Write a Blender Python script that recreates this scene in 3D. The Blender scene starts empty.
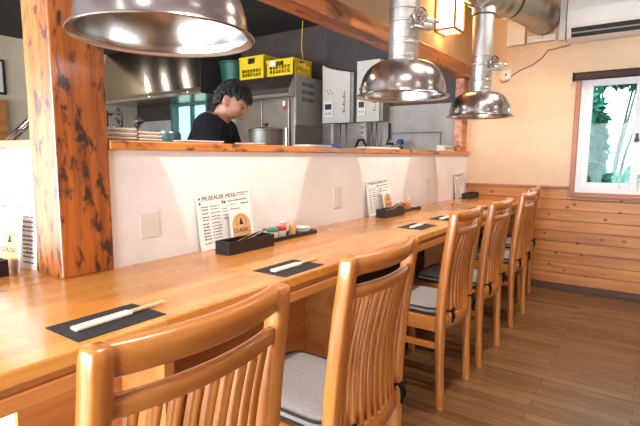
import bpy, bmesh, math, random
from mathutils import Vector, Matrix, Euler, Quaternion
PI = math.pi
SC = bpy.context.scene
COL = SC.collection
random.seed(7)

# ------------------------------------------------------------------ materials
def srgb(r, g, b):
    f = lambda c: c/12.92 if c <= .04045 else ((c+.055)/1.055)**2.4
    return (f(r/255), f(g/255), f(b/255), 1)

def newmat(name):
    m = bpy.data.materials.new(name); m.use_nodes = True
    nt = m.node_tree; nt.nodes.clear()
    out = nt.nodes.new('ShaderNodeOutputMaterial')
    b = nt.nodes.new('ShaderNodeBsdfPrincipled')
    nt.links.new(b.outputs[0], out.inputs[0])
    return m, nt, b

def N(nt, typ, **kw):
    n = nt.nodes.new(typ)
    for k, v in kw.items():
        if k in n.inputs: n.inputs[k].default_value = v
        else: setattr(n, k, v)
    return n

def ramp(nt, fac, stops):
    r = nt.nodes.new('ShaderNodeValToRGB')
    e = r.color_ramp.elements
    while len(e) < len(stops): e.new(.5)
    for el, (p, c) in zip(e, stops): el.position = p; el.color = c
    nt.links.new(fac, r.inputs[0]); return r.outputs[0]

def mix(nt, fac, a, b, mode='MIX'):
    n = nt.nodes.new('ShaderNodeMix'); n.data_type = 'RGBA'; n.blend_type = mode
    for s, v in ((n.inputs[0], fac), (n.inputs[6], a), (n.inputs[7], b)):
        if hasattr(v, 'links'): nt.links.new(v, s)
        else: s.default_value = v
    return n.outputs[2]

def coords(nt, scale=(1,1,1), rot=(0,0,0), loc=(0,0,0)):
    t = nt.nodes.new('ShaderNodeTexCoord'); mp = nt.nodes.new('ShaderNodeMapping')
    mp.inputs['Scale'].default_value = scale; mp.inputs['Rotation'].default_value = rot; mp.inputs['Location'].default_value = loc
    nt.links.new(t.outputs['Object'], mp.inputs[0]); return mp.outputs[0]

def bump(nt, b, h, strength=.2, dist=.002):
    n = nt.nodes.new('ShaderNodeBump'); n.inputs['Strength'].default_value = strength; n.inputs['Distance'].default_value = dist
    nt.links.new(h, n.inputs['Height']); nt.links.new(n.outputs[0], b.inputs['Normal'])

def plain(name, col, rough=.5, metal=0, noise=.06, nscale=8, spec=.5, coat=0):
    m, nt, b = newmat(name)
    v = coords(nt)
    n = N(nt, 'ShaderNodeTexNoise', Scale=nscale, Detail=4)
    nt.links.new(v, n.inputs['Vector'])
    d = tuple(max(0, c*(1-noise*2)) for c in col[:3])+(1,); l = tuple(min(1, c*(1+noise)) for c in col[:3])+(1,)
    nt.links.new(ramp(nt, n.outputs['Fac'], [(.3, d), (.7, l)]), b.inputs['Base Color'])
    b.inputs['Roughness'].default_value = rough; b.inputs['Metallic'].default_value = metal
    b.inputs['Specular IOR Level'].default_value = spec
    b.inputs['Coat Weight'].default_value = coat
    return m

def wood(name, dark, light, axis, rough=.35, grain=22, coat=.0, var=.0):
    """grain running along axis (0 x, 1 y, 2 z)"""
    m, nt, b = newmat(name)
    s = [1, 1, 1]; s[axis] = .06
    v = coords(nt, s)
    n1 = N(nt, 'ShaderNodeTexNoise', Scale=grain, Detail=6, Roughness=.6, Distortion=.4)
    n2 = N(nt, 'ShaderNodeTexNoise', Scale=grain*6, Detail=3)
    nt.links.new(v, n1.inputs['Vector']); nt.links.new(v, n2.inputs['Vector'])
    c1 = ramp(nt, n1.outputs['Fac'], [(.3, dark), (.62, light)])
    c2 = ramp(nt, n2.outputs['Fac'], [(.3, (.88, .85, .8, 1)), (.6, (1, 1, 1, 1))])
    nt.links.new(mix(nt, .6, c1, c2, 'MULTIPLY'), b.inputs['Base Color'])
    b.inputs['Roughness'].default_value = rough; b.inputs['Coat Weight'].default_value = coat
    b.inputs['Coat Roughness'].default_value = .12
    bump(nt, b, n2.outputs['Fac'], .08, .0006)
    return m

def knot_mask(nt, v, scale, size, soft):
    vo = N(nt, 'ShaderNodeTexVoronoi', Scale=scale, Randomness=1.0)
    nt.links.new(v, vo.inputs['Vector'])
    r = N(nt, 'ShaderNodeMapRange', **{'From Min': size, 'From Max': size+soft, 'To Min': 1.0, 'To Max': 0.0})
    nt.links.new(vo.outputs['Distance'], r.inputs[0])
    return r.outputs[0]

M = {}
# chair: honey-orange lacquered wood
CD, CL = srgb(164, 90, 34), srgb(204, 132, 62)
for i, a in enumerate('xyz'): M['chair_'+a] = wood('chair_wood_'+a, CD, CL, i, .3, 18, .8)

# counter : laminated strips
def counter_mat(name, axis):
    m, nt, b = newmat(name)
    v = coords(nt, rot=(0, 0, PI/2 if axis == 1 else 0))
    br = N(nt, 'ShaderNodeTexBrick', Scale=1.0, **{'Mortar Size': .0006, 'Brick Width': .62, 'Row Height': .043, 'Bias': 0.0})
    br.offset = .37; br.inputs['Color1'].default_value = srgb(220, 158, 80); br.inputs['Color2'].default_value = srgb(198, 126, 54); br.inputs['Mortar'].default_value = srgb(176, 112, 56)
    nt.links.new(v, br.inputs['Vector'])
    s = [1, 1, 1]; s[axis] = .05
    v2 = coords(nt, s)
    n = N(nt, 'ShaderNodeTexNoise', Scale=60, Detail=6, Roughness=.6, Distortion=.5); nt.links.new(v2, n.inputs['Vector'])
    c = ramp(nt, n.outputs['Fac'], [(.3, (.80, .72, .62, 1)), (.65, (1, 1, 1, 1))])
    col = mix(nt, .7, br.outputs['Color'], c, 'MULTIPLY')
    nt.links.new(col, b.inputs['Base Color'])
    n3 = N(nt, 'ShaderNodeTexNoise', Scale=5, Detail=3); nt.links.new(coords(nt), n3.inputs['Vector'])
    rr = N(nt, 'ShaderNodeMapRange', **{'To Min': .2, 'To Max': .34}); nt.links.new(n3.outputs['Fac'], rr.inputs[0])
    nt.links.new(rr.outputs[0], b.inputs['Roughness'])
    b.inputs['Coat Weight'].default_value = .3; b.inputs['Coat Roughness'].default_value = .15
    return m
M['counter'] = counter_mat('counter_wood', 0)
M['darkpanel'] = wood('dark_brown_panel', srgb(44, 28, 20), srgb(66, 42, 28), 0, .6, 12)
M['panel_x'] = wood('panel_wood', srgb(172, 104, 50), srgb(206, 138, 74), 0, .4, 12)

# knotty rustic post / beam
def knotty(name, axis, base_d, base_l, knot, kscale, kamt, rough=.4, off=0., streak=.58, coat=.5):
    """rustic wood: grain, irregular smoky smudges and soft knots drawn out along the axis"""
    m, nt, b = newmat(name)
    s = [1, 1, 1]; s[axis] = .07
    n1 = N(nt, 'ShaderNodeTexNoise', Scale=26, Detail=6, Roughness=.62, Distortion=.6); nt.links.new(coords(nt, s), n1.inputs['Vector'])
    c1 = ramp(nt, n1.outputs['Fac'], [(.28, base_d), (.6, base_l)])
    s2 = [1, 1, 1]; s2[axis] = .42
    n2 = N(nt, 'ShaderNodeTexNoise', Scale=kscale, Detail=3, Roughness=.55, Distortion=.3); nt.links.new(coords(nt, s2, loc=(off, off*.7, off*1.3)), n2.inputs['Vector'])
    k = ramp(nt, n2.outputs['Fac'], [(kamt-.02, (0, 0, 0, 1)), (kamt+.10, (.94, .94, .94, 1))])
    s3 = [1, 1, 1]; s3[axis] = .10
    n3 = N(nt, 'ShaderNodeTexNoise', Scale=kscale*1.3, Detail=4); nt.links.new(coords(nt, s3, loc=(off+3, 1, 2)), n3.inputs['Vector'])
    st = ramp(nt, n3.outputs['Fac'], [(streak, (0, 0, 0, 1)), (streak+.14, (.8, .8, .8, 1))])
    c2 = mix(nt, st, c1, mix(nt, .5, base_d, knot))
    nt.links.new(mix(nt, k, c2, knot), b.inputs['Base Color'])
    b.inputs['Roughness'].default_value = rough; b.inputs['Coat Weight'].default_value = coat; b.inputs['Coat Roughness'].default_value = .22
    bump(nt, b, n1.outputs['Fac'], .15, .001)
    return m
KN = srgb(62, 26, 14)
M['post'] = knotty('post_wood', 2, srgb(118, 54, 14), srgb(190, 104, 36), srgb(44, 18, 14), 38, .545, coat=.8)
M['beam'] = knotty('beam_wood', 0, srgb(128, 62, 26), srgb(206, 126, 66), KN, 14, .58, off=2, streak=.5)
M['ledge'] = knotty('ledge_wood', 0, srgb(166, 86, 30), srgb(218, 138, 60), srgb(84, 36, 14), 24, .565, off=5)
M['ledge_y'] = knotty('ledge_wood_y', 1, srgb(176, 104, 60), srgb(222, 152, 100), srgb(96, 44, 18), 24, .64, off=5)

# pine wainscot with small knots: boards along y, rows along z
def wainscot():
    m, nt, b = newmat('pine_boards')
    v = coords(nt, (1, .06, 1))
    n1 = N(nt, 'ShaderNodeTexNoise', Scale=26, Detail=6, Roughness=.6, Distortion=.5); nt.links.new(v, n1.inputs['Vector'])
    c1 = ramp(nt, n1.outputs['Fac'], [(.3, srgb(176, 104, 50)), (.65, srgb(218, 148, 82))])
    # per board tint
    t = nt.nodes.new('ShaderNodeTexCoord'); sp = nt.nodes.new('ShaderNodeSeparateXYZ'); nt.links.new(t.outputs['Object'], sp.inputs[0])
    a = nt.nodes.new('ShaderNodeMath'); a.operation = 'MULTIPLY_ADD'; nt.links.new(sp.outputs['Z'], a.inputs[0]); a.inputs[1].default_value = 1/.0865; a.inputs[2].default_value = -.048/.0865
    f = nt.nodes.new('ShaderNodeMath'); f.operation = 'FLOOR'; nt.links.new(a.outputs[0], f.inputs[0])
    cm = nt.nodes.new('ShaderNodeCombineXYZ'); nt.links.new(f.outputs[0], cm.inputs[0])
    wn = nt.nodes.new('ShaderNodeTexWhiteNoise'); nt.links.new(cm.outputs[0], wn.inputs['Vector'])
    tint = ramp(nt, wn.outputs['Value'], [(0, (.84, .82, .8, 1)), (1, (1, 1, 1, 1))])
    c2 = mix(nt, 1.0, c1, tint, 'MULTIPLY')
    k = knot_mask(nt, coords(nt, (1, .75, 1)), 13, .10, .07)
    nt.links.new(mix(nt, k, c2, srgb(112, 52, 24)), b.inputs['Base Color'])
    b.inputs['Roughness'].default_value = .42
    return m
M['pine'] = wainscot()
M['trimwood'] = wood('trim_wood', srgb(150, 92, 66), srgb(178, 116, 84), 1, .45)
M['trimwood_z'] = wood('trim_wood_z', srgb(150, 92, 66), srgb(178, 116, 84), 2, .45)

def floor_mat():
    m, nt, b = newmat('floor_planks')
    v = coords(nt, rot=(0, 0, PI/2))
    br = N(nt, 'ShaderNodeTexBrick', Scale=1.0, **{'Mortar Size': .0011, 'Brick Width': .9, 'Row Height': .062})
    br.offset = .41; br.inputs['Color1'].default_value = srgb(130, 95, 60); br.inputs['Color2'].default_value = srgb(104, 74, 45); br.inputs['Mortar'].default_value = srgb(54, 38, 24)
    nt.links.new(v, br.inputs['Vector'])
    n = N(nt, 'ShaderNodeTexNoise', Scale=38, Detail=7, Roughness=.65, Distortion=.6); nt.links.new(coords(nt, (1, .08, 1)), n.inputs['Vector'])
    c = ramp(nt, n.outputs['Fac'], [(.32, (.56, .51, .45, 1)), (.62, (1, 1, 1, 1))])
    nt.links.new(mix(nt, .8, br.outputs['Color'], c, 'MULTIPLY'), b.inputs['Base Color'])
    b.inputs['Roughness'].default_value = .27
    bump(nt, b, n.outputs['Fac'], .12, .001)
    return m
M['floor'] = floor_mat()

def plaster(name, c, rough=.85):
    m, nt, b = newmat(name)
    v = coords(nt)
    n = N(nt, 'ShaderNodeTexNoise', Scale=3, Detail=8, Roughness=.7); nt.links.new(v, n.inputs['Vector'])
    d = tuple(x*.85 for x in c[:3])+(1,)
    nt.links.new(ramp(nt, n.outputs['Fac'], [(.3, d), (.65, c)]), b.inputs['Base Color'])
    n2 = N(nt, 'ShaderNodeTexNoise', Scale=60, Detail=5); nt.links.new(v, n2.inputs['Vector'])
    bump(nt, b, n2.outputs['Fac'], .25, .002)
    b.inputs['Roughness'].default_value = rough
    return m
M['cream'] = plaster('cream_plaster', srgb(224, 196, 164))
M['white_wall'] = plaster('white_laminate', srgb(247, 243, 242), .45)
M['white_plain'] = plaster('white_plain', srgb(236, 230, 224))
M['ceiling'] = plaster('ceiling_paint', srgb(168, 152, 150))
M['beige'] = plaster('beige_plaster', srgb(216, 202, 178))

def kitchen_wall():
    m, nt, b = newmat('kitchen_wall_paint')
    t = nt.nodes.new('ShaderNodeTexCoord'); sp = nt.nodes.new('ShaderNodeSeparateXYZ'); nt.links.new(t.outputs['Object'], sp.inputs[0])
    g = nt.nodes.new('ShaderNodeMath'); g.operation = 'GREATER_THAN'; nt.links.new(sp.outputs['Z'], g.inputs[0]); g.inputs[1].default_value = 1.56
    n = N(nt, 'ShaderNodeTexNoise', Scale=4, Detail=6); nt.links.new(t.outputs['Object'], n.inputs['Vector'])
    lo = ramp(nt, n.outputs['Fac'], [(.3, srgb(160, 152, 146)), (.7, srgb(192, 186, 180))])
    hi = ramp(nt, n.outputs['Fac'], [(.3, srgb(60, 48, 42)), (.7, srgb(80, 66, 58))])
    nt.links.new(mix(nt, g.outputs[0], lo, hi), b.inputs['Base Color']); b.inputs['Roughness'].default_value = .5
    return m
M['kwall'] = kitchen_wall()
M['kdark'] = plain('dark_board', srgb(62, 52, 50), .6)
M['kceil'] = plain('dark_kitchen_ceiling', srgb(46, 40, 38), .8)

def steel(name, c, rough, axis=None, aniso=0):
    m, nt, b = newmat(name)
    v = coords(nt, (1, 1, 40) if axis == 2 else ((40, 1, 1) if axis == 0 else (1, 1, 1)))
    n = N(nt, 'ShaderNodeTexNoise', Scale=7, Detail=4); nt.links.new(v, n.inputs['Vector'])
    d = tuple(x*.85 for x in c[:3])+(1,)
    nt.links.new(ramp(nt, n.outputs['Fac'], [(.3, d), (.7, c)]), b.inputs['Base Color'])
    rr = N(nt, 'ShaderNodeMapRange', **{'To Min': rough*.75, 'To Max': rough*1.25}); nt.links.new(n.outputs['Fac'], rr.inputs[0])
    nt.links.new(rr.outputs[0], b.inputs['Roughness']); b.inputs['Metallic'].default_value = 1
    return m
M['steel'] = steel('brushed_steel', srgb(196, 190, 184), .26, 2)
M['dome'] = steel('spun_steel', srgb(196, 192, 190), .23)
M['duct'] = steel('galvanised_duct', srgb(212, 212, 210), .38)
M['bigduct'] = steel('aluminium_flexible_duct', srgb(176, 166, 154), .36)
M['ksteel'] = steel('kitchen_steel', srgb(176, 166, 156), .34)
M['chrome'] = steel('chrome', srgb(220, 220, 222), .1)

def brushed(name, c, rough):
    m, nt, b = newmat(name)
    b.inputs['Base Color'].default_value = c; b.inputs['Metallic'].default_value = 1; b.inputs['Roughness'].default_value = rough
    b.inputs['Anisotropic'].default_value = .9
    tg = nt.nodes.new('ShaderNodeTangent'); tg.direction_type = 'RADIAL'; tg.axis = 'Y'
    n = N(nt, 'ShaderNodeTexNoise', Scale=3, Detail=2); nt.links.new(coords(nt), n.inputs['Vector'])
    rr = N(nt, 'ShaderNodeMapRange', **{'To Min': rough*.8, 'To Max': rough*1.2}); nt.links.new(n.outputs['Fac'], rr.inputs[0]); nt.links.new(rr.outputs[0], b.inputs['Roughness'])
    nt.links.new(tg.outputs[0], b.inputs['Tangent'])
    return m
M['hoodsteel'] = brushed('hood_steel', srgb(170, 160, 148), .2)
M['potsteel'] = steel('pot_steel', srgb(150, 146, 142), .5)
M['darksteel'] = steel('dark_steel', srgb(96, 90, 86), .45)
M['heater_white'] = plain('heater_enamel', srgb(206, 198, 188), .4, noise=.02)
M['black'] = plain('black_plastic', srgb(26, 24, 24), .4)
M['mat'] = plain('black_paper', srgb(34, 32, 34), .8, nscale=60)
M['paper'] = plain('white_paper', srgb(238, 234, 228), .75, noise=.02)
M['sleeve'] = plain('sleeve_paper', srgb(234, 220, 202), .75, noise=.03)
M['ink'] = plain('black_ink', srgb(30, 28, 34), .8)
M['grey_ink'] = plain('grey_ink', srgb(92, 88, 96), .8)
M['tan'] = plain('tan_print', srgb(214, 160, 104), .7)
M['stick'] = wood('chopstick_wood', srgb(206, 164, 110), srgb(232, 200, 150), 0, .5)
M['fabric'] = plain('grey_fabric', srgb(146, 142, 140), .95, noise=.07, nscale=90, spec=.1)
M['piping'] = plain('charcoal_piping', srgb(58, 52, 50), .9, spec=.1)
M['tie'] = plain('black_cloth_tie', srgb(24, 22, 24), .9, spec=.1)
M['yellow'] = plain('yellow_plastic', srgb(232, 196, 24), .4, noise=.04)
M['green'] = plain('green_plastic', srgb(16, 88, 70), .45)
M['dkgreen'] = plain('dark_green_cloth', srgb(26, 40, 34), .8)
M['white_plastic'] = plain('white_plastic', srgb(228, 222, 214), .35, noise=.03)
M['grey_plastic'] = plain('grey_plastic', srgb(150, 146, 142), .5)
M['ivory'] = plain('ivory_plastic', srgb(228, 208, 186), .4, noise=.03)
M['dark_louvre'] = plain('dark_louvre', srgb(34, 28, 26), .6)
M['brown_blind'] = plain('dark_brown_fabric', srgb(58, 38, 32), .7)
M['sash'] = plain('white_sash', srgb(226, 224, 226), .4, noise=.02)
M['baseboard'] = plain('dark_baseboard', srgb(84, 60, 48), .5)
M['red'] = plain('red_plastic', srgb(190, 40, 50), .35)
M['jar_green'] = plain('green_lid', srgb(60, 130, 96), .35)
M['pink'] = plain('pink_card', srgb(238, 170, 150), .6)
M['spice'] = plain('spice_yellow', srgb(214, 160, 92), .6)
M['blue'] = plain('blue_plastic', srgb(40, 70, 160), .4)
M['skin'] = plain('skin', srgb(196, 142, 116), .5, noise=.05, nscale=5)
M['hair'] = plain('black_hair', srgb(16, 14, 14), .42, noise=.2, nscale=30)
M['tee'] = plain('black_tshirt', srgb(24, 25, 32), .9, spec=.2)
M['trousers'] = plain('dark_trousers', srgb(40, 40, 48), .9)
M['shoe'] = plain('dark_shoe', srgb(30, 28, 28), .6)
M['eye'] = plain('dark_eye', srgb(30, 22, 20), .2)
M['lip'] = plain('lip', srgb(170, 100, 88), .5)
M['leaf'] = plain('leaf_green', srgb(30, 104, 84), .6, noise=.3, nscale=3)
M['leaf2'] = plain('leaf_green_pale', srgb(66, 146, 124), .6, noise=.3, nscale=3)
M['bark'] = plain('bark', srgb(90, 80, 70), .9)
M['reflection_block'] = plain('reflection_white', srgb(240, 240, 240), .9, noise=.02)
M['soil'] = plain('soil', srgb(110, 116, 96), .95)
M['cable'] = plain('brown_cable', srgb(158, 118, 84), .6)
M['hose'] = plain('dark_hose', srgb(40, 38, 38), .5)
M['teal'] = steel('teal_steel', srgb(90, 124, 126), .3)
M['lampwood'] = wood('lamp_wood', srgb(170, 96, 50), srgb(200, 124, 70), 2, .5)

def glass_mat(name, tint, gloss=.06):
    m = bpy.data.materials.new(name); m.use_nodes = True; nt = m.node_tree; nt.nodes.clear()
    out = nt.nodes.new('ShaderNodeOutputMaterial'); mx = nt.nodes.new('ShaderNodeMixShader')
    tr = nt.nodes.new('ShaderNodeBsdfTransparent'); tr.inputs[0].default_value = tint
    gl = nt.nodes.new('ShaderNodeBsdfGlossy'); gl.inputs['Roughness'].default_value = .02
    mx.inputs[0].default_value = gloss
    nt.links.new(tr.outputs[0], mx.inputs[1]); nt.links.new(gl.outputs[0], mx.inputs[2]); nt.links.new(mx.outputs[0], out.inputs[0])
    return m
M['glass'] = glass_mat('window_glass', (.80, .95, .93, 1), .012)
M['clear'] = glass_mat('clear_plastic', (.9, .9, .9, 1), .18)

def emit(name, col, s):
    m, nt, b = newmat(name)
    b.inputs['Base Color'].default_value = col
    b.inputs['Emission Color'].default_value = col; b.inputs['Emission Strength'].default_value = s
    return m
M['lantern'] = emit('lantern_paper', srgb(255, 208, 140), 22)

# ------------------------------------------------------------------ geometry helpers
def box(bm, x0, x1, y0, y1, z0, z1, bev=0, seg=2):
    if x0 > x1: x0, x1 = x1, x0
    if y0 > y1: y0, y1 = y1, y0
    if z0 > z1: z0, z1 = z1, z0
    vs = [bm.verts.new(p) for p in [(x0,y0,z0),(x1,y0,z0),(x1,y1,z0),(x0,y1,z0),(x0,y0,z1),(x1,y0,z1),(x1,y1,z1),(x0,y1,z1)]]
    fs = [bm.faces.new([vs[i] for i in f]) for f in [(3,2,1,0),(4,5,6,7),(0,1,5,4),(1,2,6,5),(2,3,7,6),(3,0,4,7)]]
    if bev:
        es = list({e for f in fs for e in f.edges})
        bmesh.ops.bevel(bm, geom=es, offset=bev, segments=seg, affect='EDGES', profile=.5)
    return vs

def frames(pts):
    pts = [Vector(p) for p in pts]; n = len(pts); out = []
    for i in range(n):
        t = (pts[min(i+1, n-1)]-pts[max(i-1, 0)]).normalized(); out.append(t)
    u = out[0].orthogonal().normalized(); fr = []
    for i, t in enumerate(out):
        if i: u = out[i-1].rotation_difference(t) @ u
        u = (u-t*u.dot(t)).normalized(); fr.append((pts[i], u, t.cross(u)))
    return fr

def tube(bm, pts, r, seg=8, cap=True, closed=False):
    fr = frames(pts); rings = []
    for i, (p, u, v) in enumerate(fr):
        rr = r[i] if isinstance(r, (list, tuple)) else r
        rings.append([bm.verts.new(p+(u*math.cos(2*PI*k/seg)+v*math.sin(2*PI*k/seg))*rr) for k in range(seg)])
    for a, b in zip(rings, rings[1:]):
        for k in range(seg): bm.faces.new((a[k], a[(k+1) % seg], b[(k+1) % seg], b[k]))
    if cap:
        bm.faces.new(rings[0][::-1]); bm.faces.new(rings[-1])
    return rings

def lathe(bm, prof, c=(0,0,0), seg=32, axis='z'):
    c = Vector(c); rings = []
    def P(r, h, a):
        q = (r*math.cos(a), r*math.sin(a), h)
        if axis == 'x': q = (h, q[0], q[1])
        if axis == 'y': q = (q[0], h, q[1])
        return c+Vector(q)
    for r, h in prof:
        if r < 1e-6: rings.append([bm.verts.new(P(0, h, 0))])
        else: rings.append([bm.verts.new(P(r, h, 2*PI*k/seg)) for k in range(seg)])
    for a, b in zip(rings, rings[1:]):
        for k in range(seg):
            k2 = (k+1) % seg
            if len(a) == 1 and len(b) == 1: continue
            if len(a) == 1: bm.faces.new((a[0], b[k2], b[k]))
            elif len(b) == 1: bm.faces.new((a[k], a[k2], b[0]))
            else: bm.faces.new((a[k], a[k2], b[k2], b[k]))

def ribbon(bm, path, w, h, bev=0):
    """sweep a rectangle; path = list of (centre, widthvec, heightvec) unit vectors"""
    rings = []
    for p, a, b in path:
        p, a, b = Vector(p), Vector(a)*w/2, Vector(b)*h/2
        if bev:
            ka, kb = 1-bev/(w/2), 1-bev/(h/2)
            o = [(-1,-kb),(-ka,-1),(ka,-1),(1,-kb),(1,kb),(ka,1),(-ka,1),(-1,kb)]
        else: o = [(-1,-1),(1,-1),(1,1),(-1,1)]
        rings.append([bm.verts.new(p+a*i+b*j) for i, j in o])
    n = len(rings[0])
    for a, b in zip(rings, rings[1:]):
        for k in range(n): bm.faces.new((a[k], a[(k+1) % n], b[(k+1) % n], b[k]))
    bm.faces.new(rings[0][::-1]); bm.faces.new(rings[-1])

def extrude_poly(bm, pts, vec):
    """planar polygon pts extruded by vec"""
    vec = Vector(vec)
    a = [bm.verts.new(p) for p in pts]; b = [bm.verts.new(Vector(p)+vec) for p in pts]
    n = len(pts)
    bm.faces.new(a[::-1]); bm.faces.new(b)
    for k in range(n): bm.faces.new((a[k], a[(k+1) % n], b[(k+1) % n], b[k]))

def obj(name, bm, mat, parent=None, smooth=None, kind=None, loc=None, rot=None):
    if isinstance(bm, bmesh.types.BMesh):
        bmesh.ops.recalc_face_normals(bm, faces=bm.faces[:])
        me = bpy.data.meshes.new(name); bm.to_mesh(me); bm.free()
    else: me = bm
    me.name = name
    if mat is not None:
        me.materials.clear(); me.materials.append(M[mat] if isinstance(mat, str) else mat)
    if smooth:
        for p in me.polygons: p.use_smooth = True
        if smooth != 'all':
            me.set_sharp_from_angle(angle=math.radians(smooth if smooth is not True else 40))
    o = bpy.data.objects.new(name, me); COL.objects.link(o)
    if parent: o.parent = parent
    if loc is not None: o.location = loc
    if rot is not None: o.rotation_euler = rot
    if kind: o['kind'] = kind
    return o

def tag(o, label, cat, group=None):
    o['label'] = label; o['category'] = cat
    if group: o['group'] = group
    return o

def thing(name, label, cat, loc=(0,0,0), rot=(0,0,0), group=None):
    o = bpy.data.objects.new(name, None); COL.objects.link(o); o.location = loc; o.rotation_euler = rot
    o.empty_display_size = .05
    return tag(o, label, cat, group)

def dup(o, parent=None, loc=None, rot=None, label=None):
    c = o.copy(); COL.objects.link(c)
    if parent: c.parent = parent
    if loc is not None: c.location = loc
    if rot is not None: c.rotation_euler = rot
    if label: c['label'] = label
    for ch in list(o.children): dup(ch, c)
    return c

def B(): return bmesh.new()

def text_mesh(s, size, depth=.0003):
    cu = bpy.data.curves.new('t', 'FONT'); cu.body = s; cu.size = size; cu.extrude = depth; cu.align_x = 'LEFT'
    cu.resolution_u = 3
    o = bpy.data.objects.new('t', cu); COL.objects.link(o)
    dg = bpy.context.evaluated_depsgraph_get(); me = bpy.data.meshes.new_from_object(o.evaluated_get(dg))
    bpy.data.objects.remove(o); bpy.data.curves.remove(cu)
    return me

def add_text(bm, s, size, mat4):
    me = text_mesh(s, size)
    me.transform(mat4); bm.from_mesh(me); bpy.data.meshes.remove(me)

# ------------------------------------------------------------------ setting
XE = 4.23          # end wall
YW = 1.371         # face of the partition behind the counter
YB = 6.3           # far kitchen wall
ZC = 2.45
XL, YF = -1.7, -3.0
def S(name, bm, mat, **k): return obj(name, bm, mat, kind='structure', **k)

bm = B(); box(bm, XL-.1, XE+.12, YF-.1, YB+.1, -.1, 0); S('floor', bm, 'floor')
bm = B(); box(bm, XL-.1, XE+.12, YF-.1, 1.47, ZC, ZC+.1); box(bm, XL-.1, .9, 1.47, YB+.1, ZC, ZC+.1); S('ceiling', bm, 'ceiling')
bm = B(); box(bm, .9, XE+.12, 1.47, YB+.1, ZC, ZC+.1); S('ceiling_kitchen', bm, 'kceil')

# end wall (dining half, with window hole)
WY0, WY1, WZ0, WZ1 = -.46, .505, .80, 1.70
bm = B()
box(bm, XE, XE+.12, YF-.1, WY0, 0, ZC); box(bm, XE, XE+.12, WY1, 1.45, 0, ZC)
box(bm, XE, XE+.12, WY0, WY1, 0, WZ0); box(bm, XE, XE+.12, WY0, WY1, WZ1, ZC)
S('wall_right', bm, 'cream')
# end wall, kitchen half, with the small window
KY0, KY1, KZ0, KZ1 = 4.75, 5.5, 1.2, 1.78
bm = B()
box(bm, XE, XE+.12, 1.45, KY0, 0, ZC); box(bm, XE, XE+.12, KY1, YB+.1, 0, ZC)
box(bm, XE, XE+.12, KY0, KY1, 0, KZ0); box(bm, XE, XE+.12, KY0, KY1, KZ1, ZC)
S('wall_right_kitchen', bm, 'kwall')
bm = B(); box(bm, XL-.1, XE, YB, YB+.1, 0, ZC); S('wall_back', bm, 'beige')
bm = B(); box(bm, XL-.1, XE+.12, YF-.1, YF, 0, ZC); S('wall_front', bm, 'cream')
# wall behind the camera with a broad window
LY0, LY1, LZ0, LZ1 = -.3, 5.4, .12, 1.75
bm = B()
box(bm, XL-.1, XL, YF, LY0, 0, ZC); box(bm, XL-.1, XL, LY1, YB, 0, ZC)
box(bm, XL-.1, XL, LY0, LY1, 0, LZ0); box(bm, XL-.1, XL, LY0, LY1, LZ1, ZC)
S('wall_left', bm, 'cream')
w = S('window_3', (lambda b: (box(b, XL-.08, XL-.02, LY0, LY1, LZ0, LZ0+.05), box(b, XL-.08, XL-.02, LY0, LY1, LZ1-.05, LZ1), [box(b, XL-.08, XL-.02, y-.025, y+.025, LZ0+.05, LZ1-.05) for y in (LY0+.025, 1.6, 3.5, LY1-.025)], b)[-1])(B()), 'sash')

# partition under the ledge, its return, header above the beam
ZL0, ZL1 = 1.091, 1.121
bm = B(); box(bm, .812, XE, YW, YW+.1, 0, ZL0); S('wall_partition', bm, 'white_wall')
bm = B(); box(bm, .69, .80, 1.512, 4.4, 0, ZL0); S('wall_partition_return', bm, 'white_wall')
bm = B(); box(bm, .812, XE, YW, YW+.1, 1.853, ZC); S('wall_header', bm, 'cream')

# wainscot boards on the end wall
bm = B()
for k in range(8):
    z0 = .048+.0865*k
    box(bm, XE-.014, XE-.003, YF, YW, z0, z0+.0838, .004, 1)
box(bm, XE-.012, XE, YF, WY0-.045, .74, .826, .003, 1); box(bm, XE-.012, XE, WY1+.045, YW, .74, .826, .003, 1)
box(bm, XE-.012, XE, WY0-.045, WY1+.045, .74, .757, .003, 1)
S('trim_1', bm, 'pine')
bm = B(); box(bm, XE-.0032, XE-.0002, YF, YW, .04, .75); S('trim_4', bm, 'baseboard')
bm = B(); box(bm, XE-.024, XE, WY1+.04, YW, .826, .845, .004); box(bm, XE-.024, XE, YF, WY0-.04, .826, .845, .004); S('trim_2', bm, 'trimwood')
bm = B(); box(bm, XE-.02, XE, YF, 1.35, 0, .047, .003); S('baseboard_right', bm, 'baseboard')

# ------------------------------------------------------------------ windows
bm = B()  # outer wooden casing
box(bm, XE-.03, XE+.02, WY1, WY1+.035, WZ0-.035, WZ1, .004); box(bm, XE-.03, XE+.02, WY0-.035, WY0, WZ0-.035, WZ1, .004)
win = S('window_1', bm, 'trimwood_z')
bm = B(); box(bm, XE-.035, XE+.02, WY0, WY1, WZ0-.035, WZ0, .004); obj('sill', bm, 'trimwood', win)
def sash(y0, y1, z0, z1, xo, t, parent, glass='glass', fx=.035):
    bm = B()
    box(bm, xo, xo+fx, y0, y0+t, z0, z1, .003); box(bm, xo, xo+fx, y1-t, y1, z0, z1, .003)
    box(bm, xo, xo+fx, y0+t, y1-t, z0, z0+t, .003); box(bm, xo, xo+fx, y0+t, y1-t, z1-t, z1, .003)
    s = obj('sash', bm, 'sash', parent)
    bm = B(); box(bm, xo+.014, xo+.018, y0+t, y1-t, z0+t, z1-t); obj('pane', bm, glass, s)
    return s
bm = B()
box(bm, XE, XE+.1, WY1-.03, WY1, WZ0, WZ1); box(bm, XE, XE+.1, WY0, WY0+.03, WZ0, WZ1)
box(bm, XE, XE+.1, WY0+.03, WY1-.03, WZ0, WZ0+.03); box(bm, XE, XE+.1, WY0+.03, WY1-.03, WZ1-.03, WZ1)
obj('frame', bm, 'sash', win)
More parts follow.
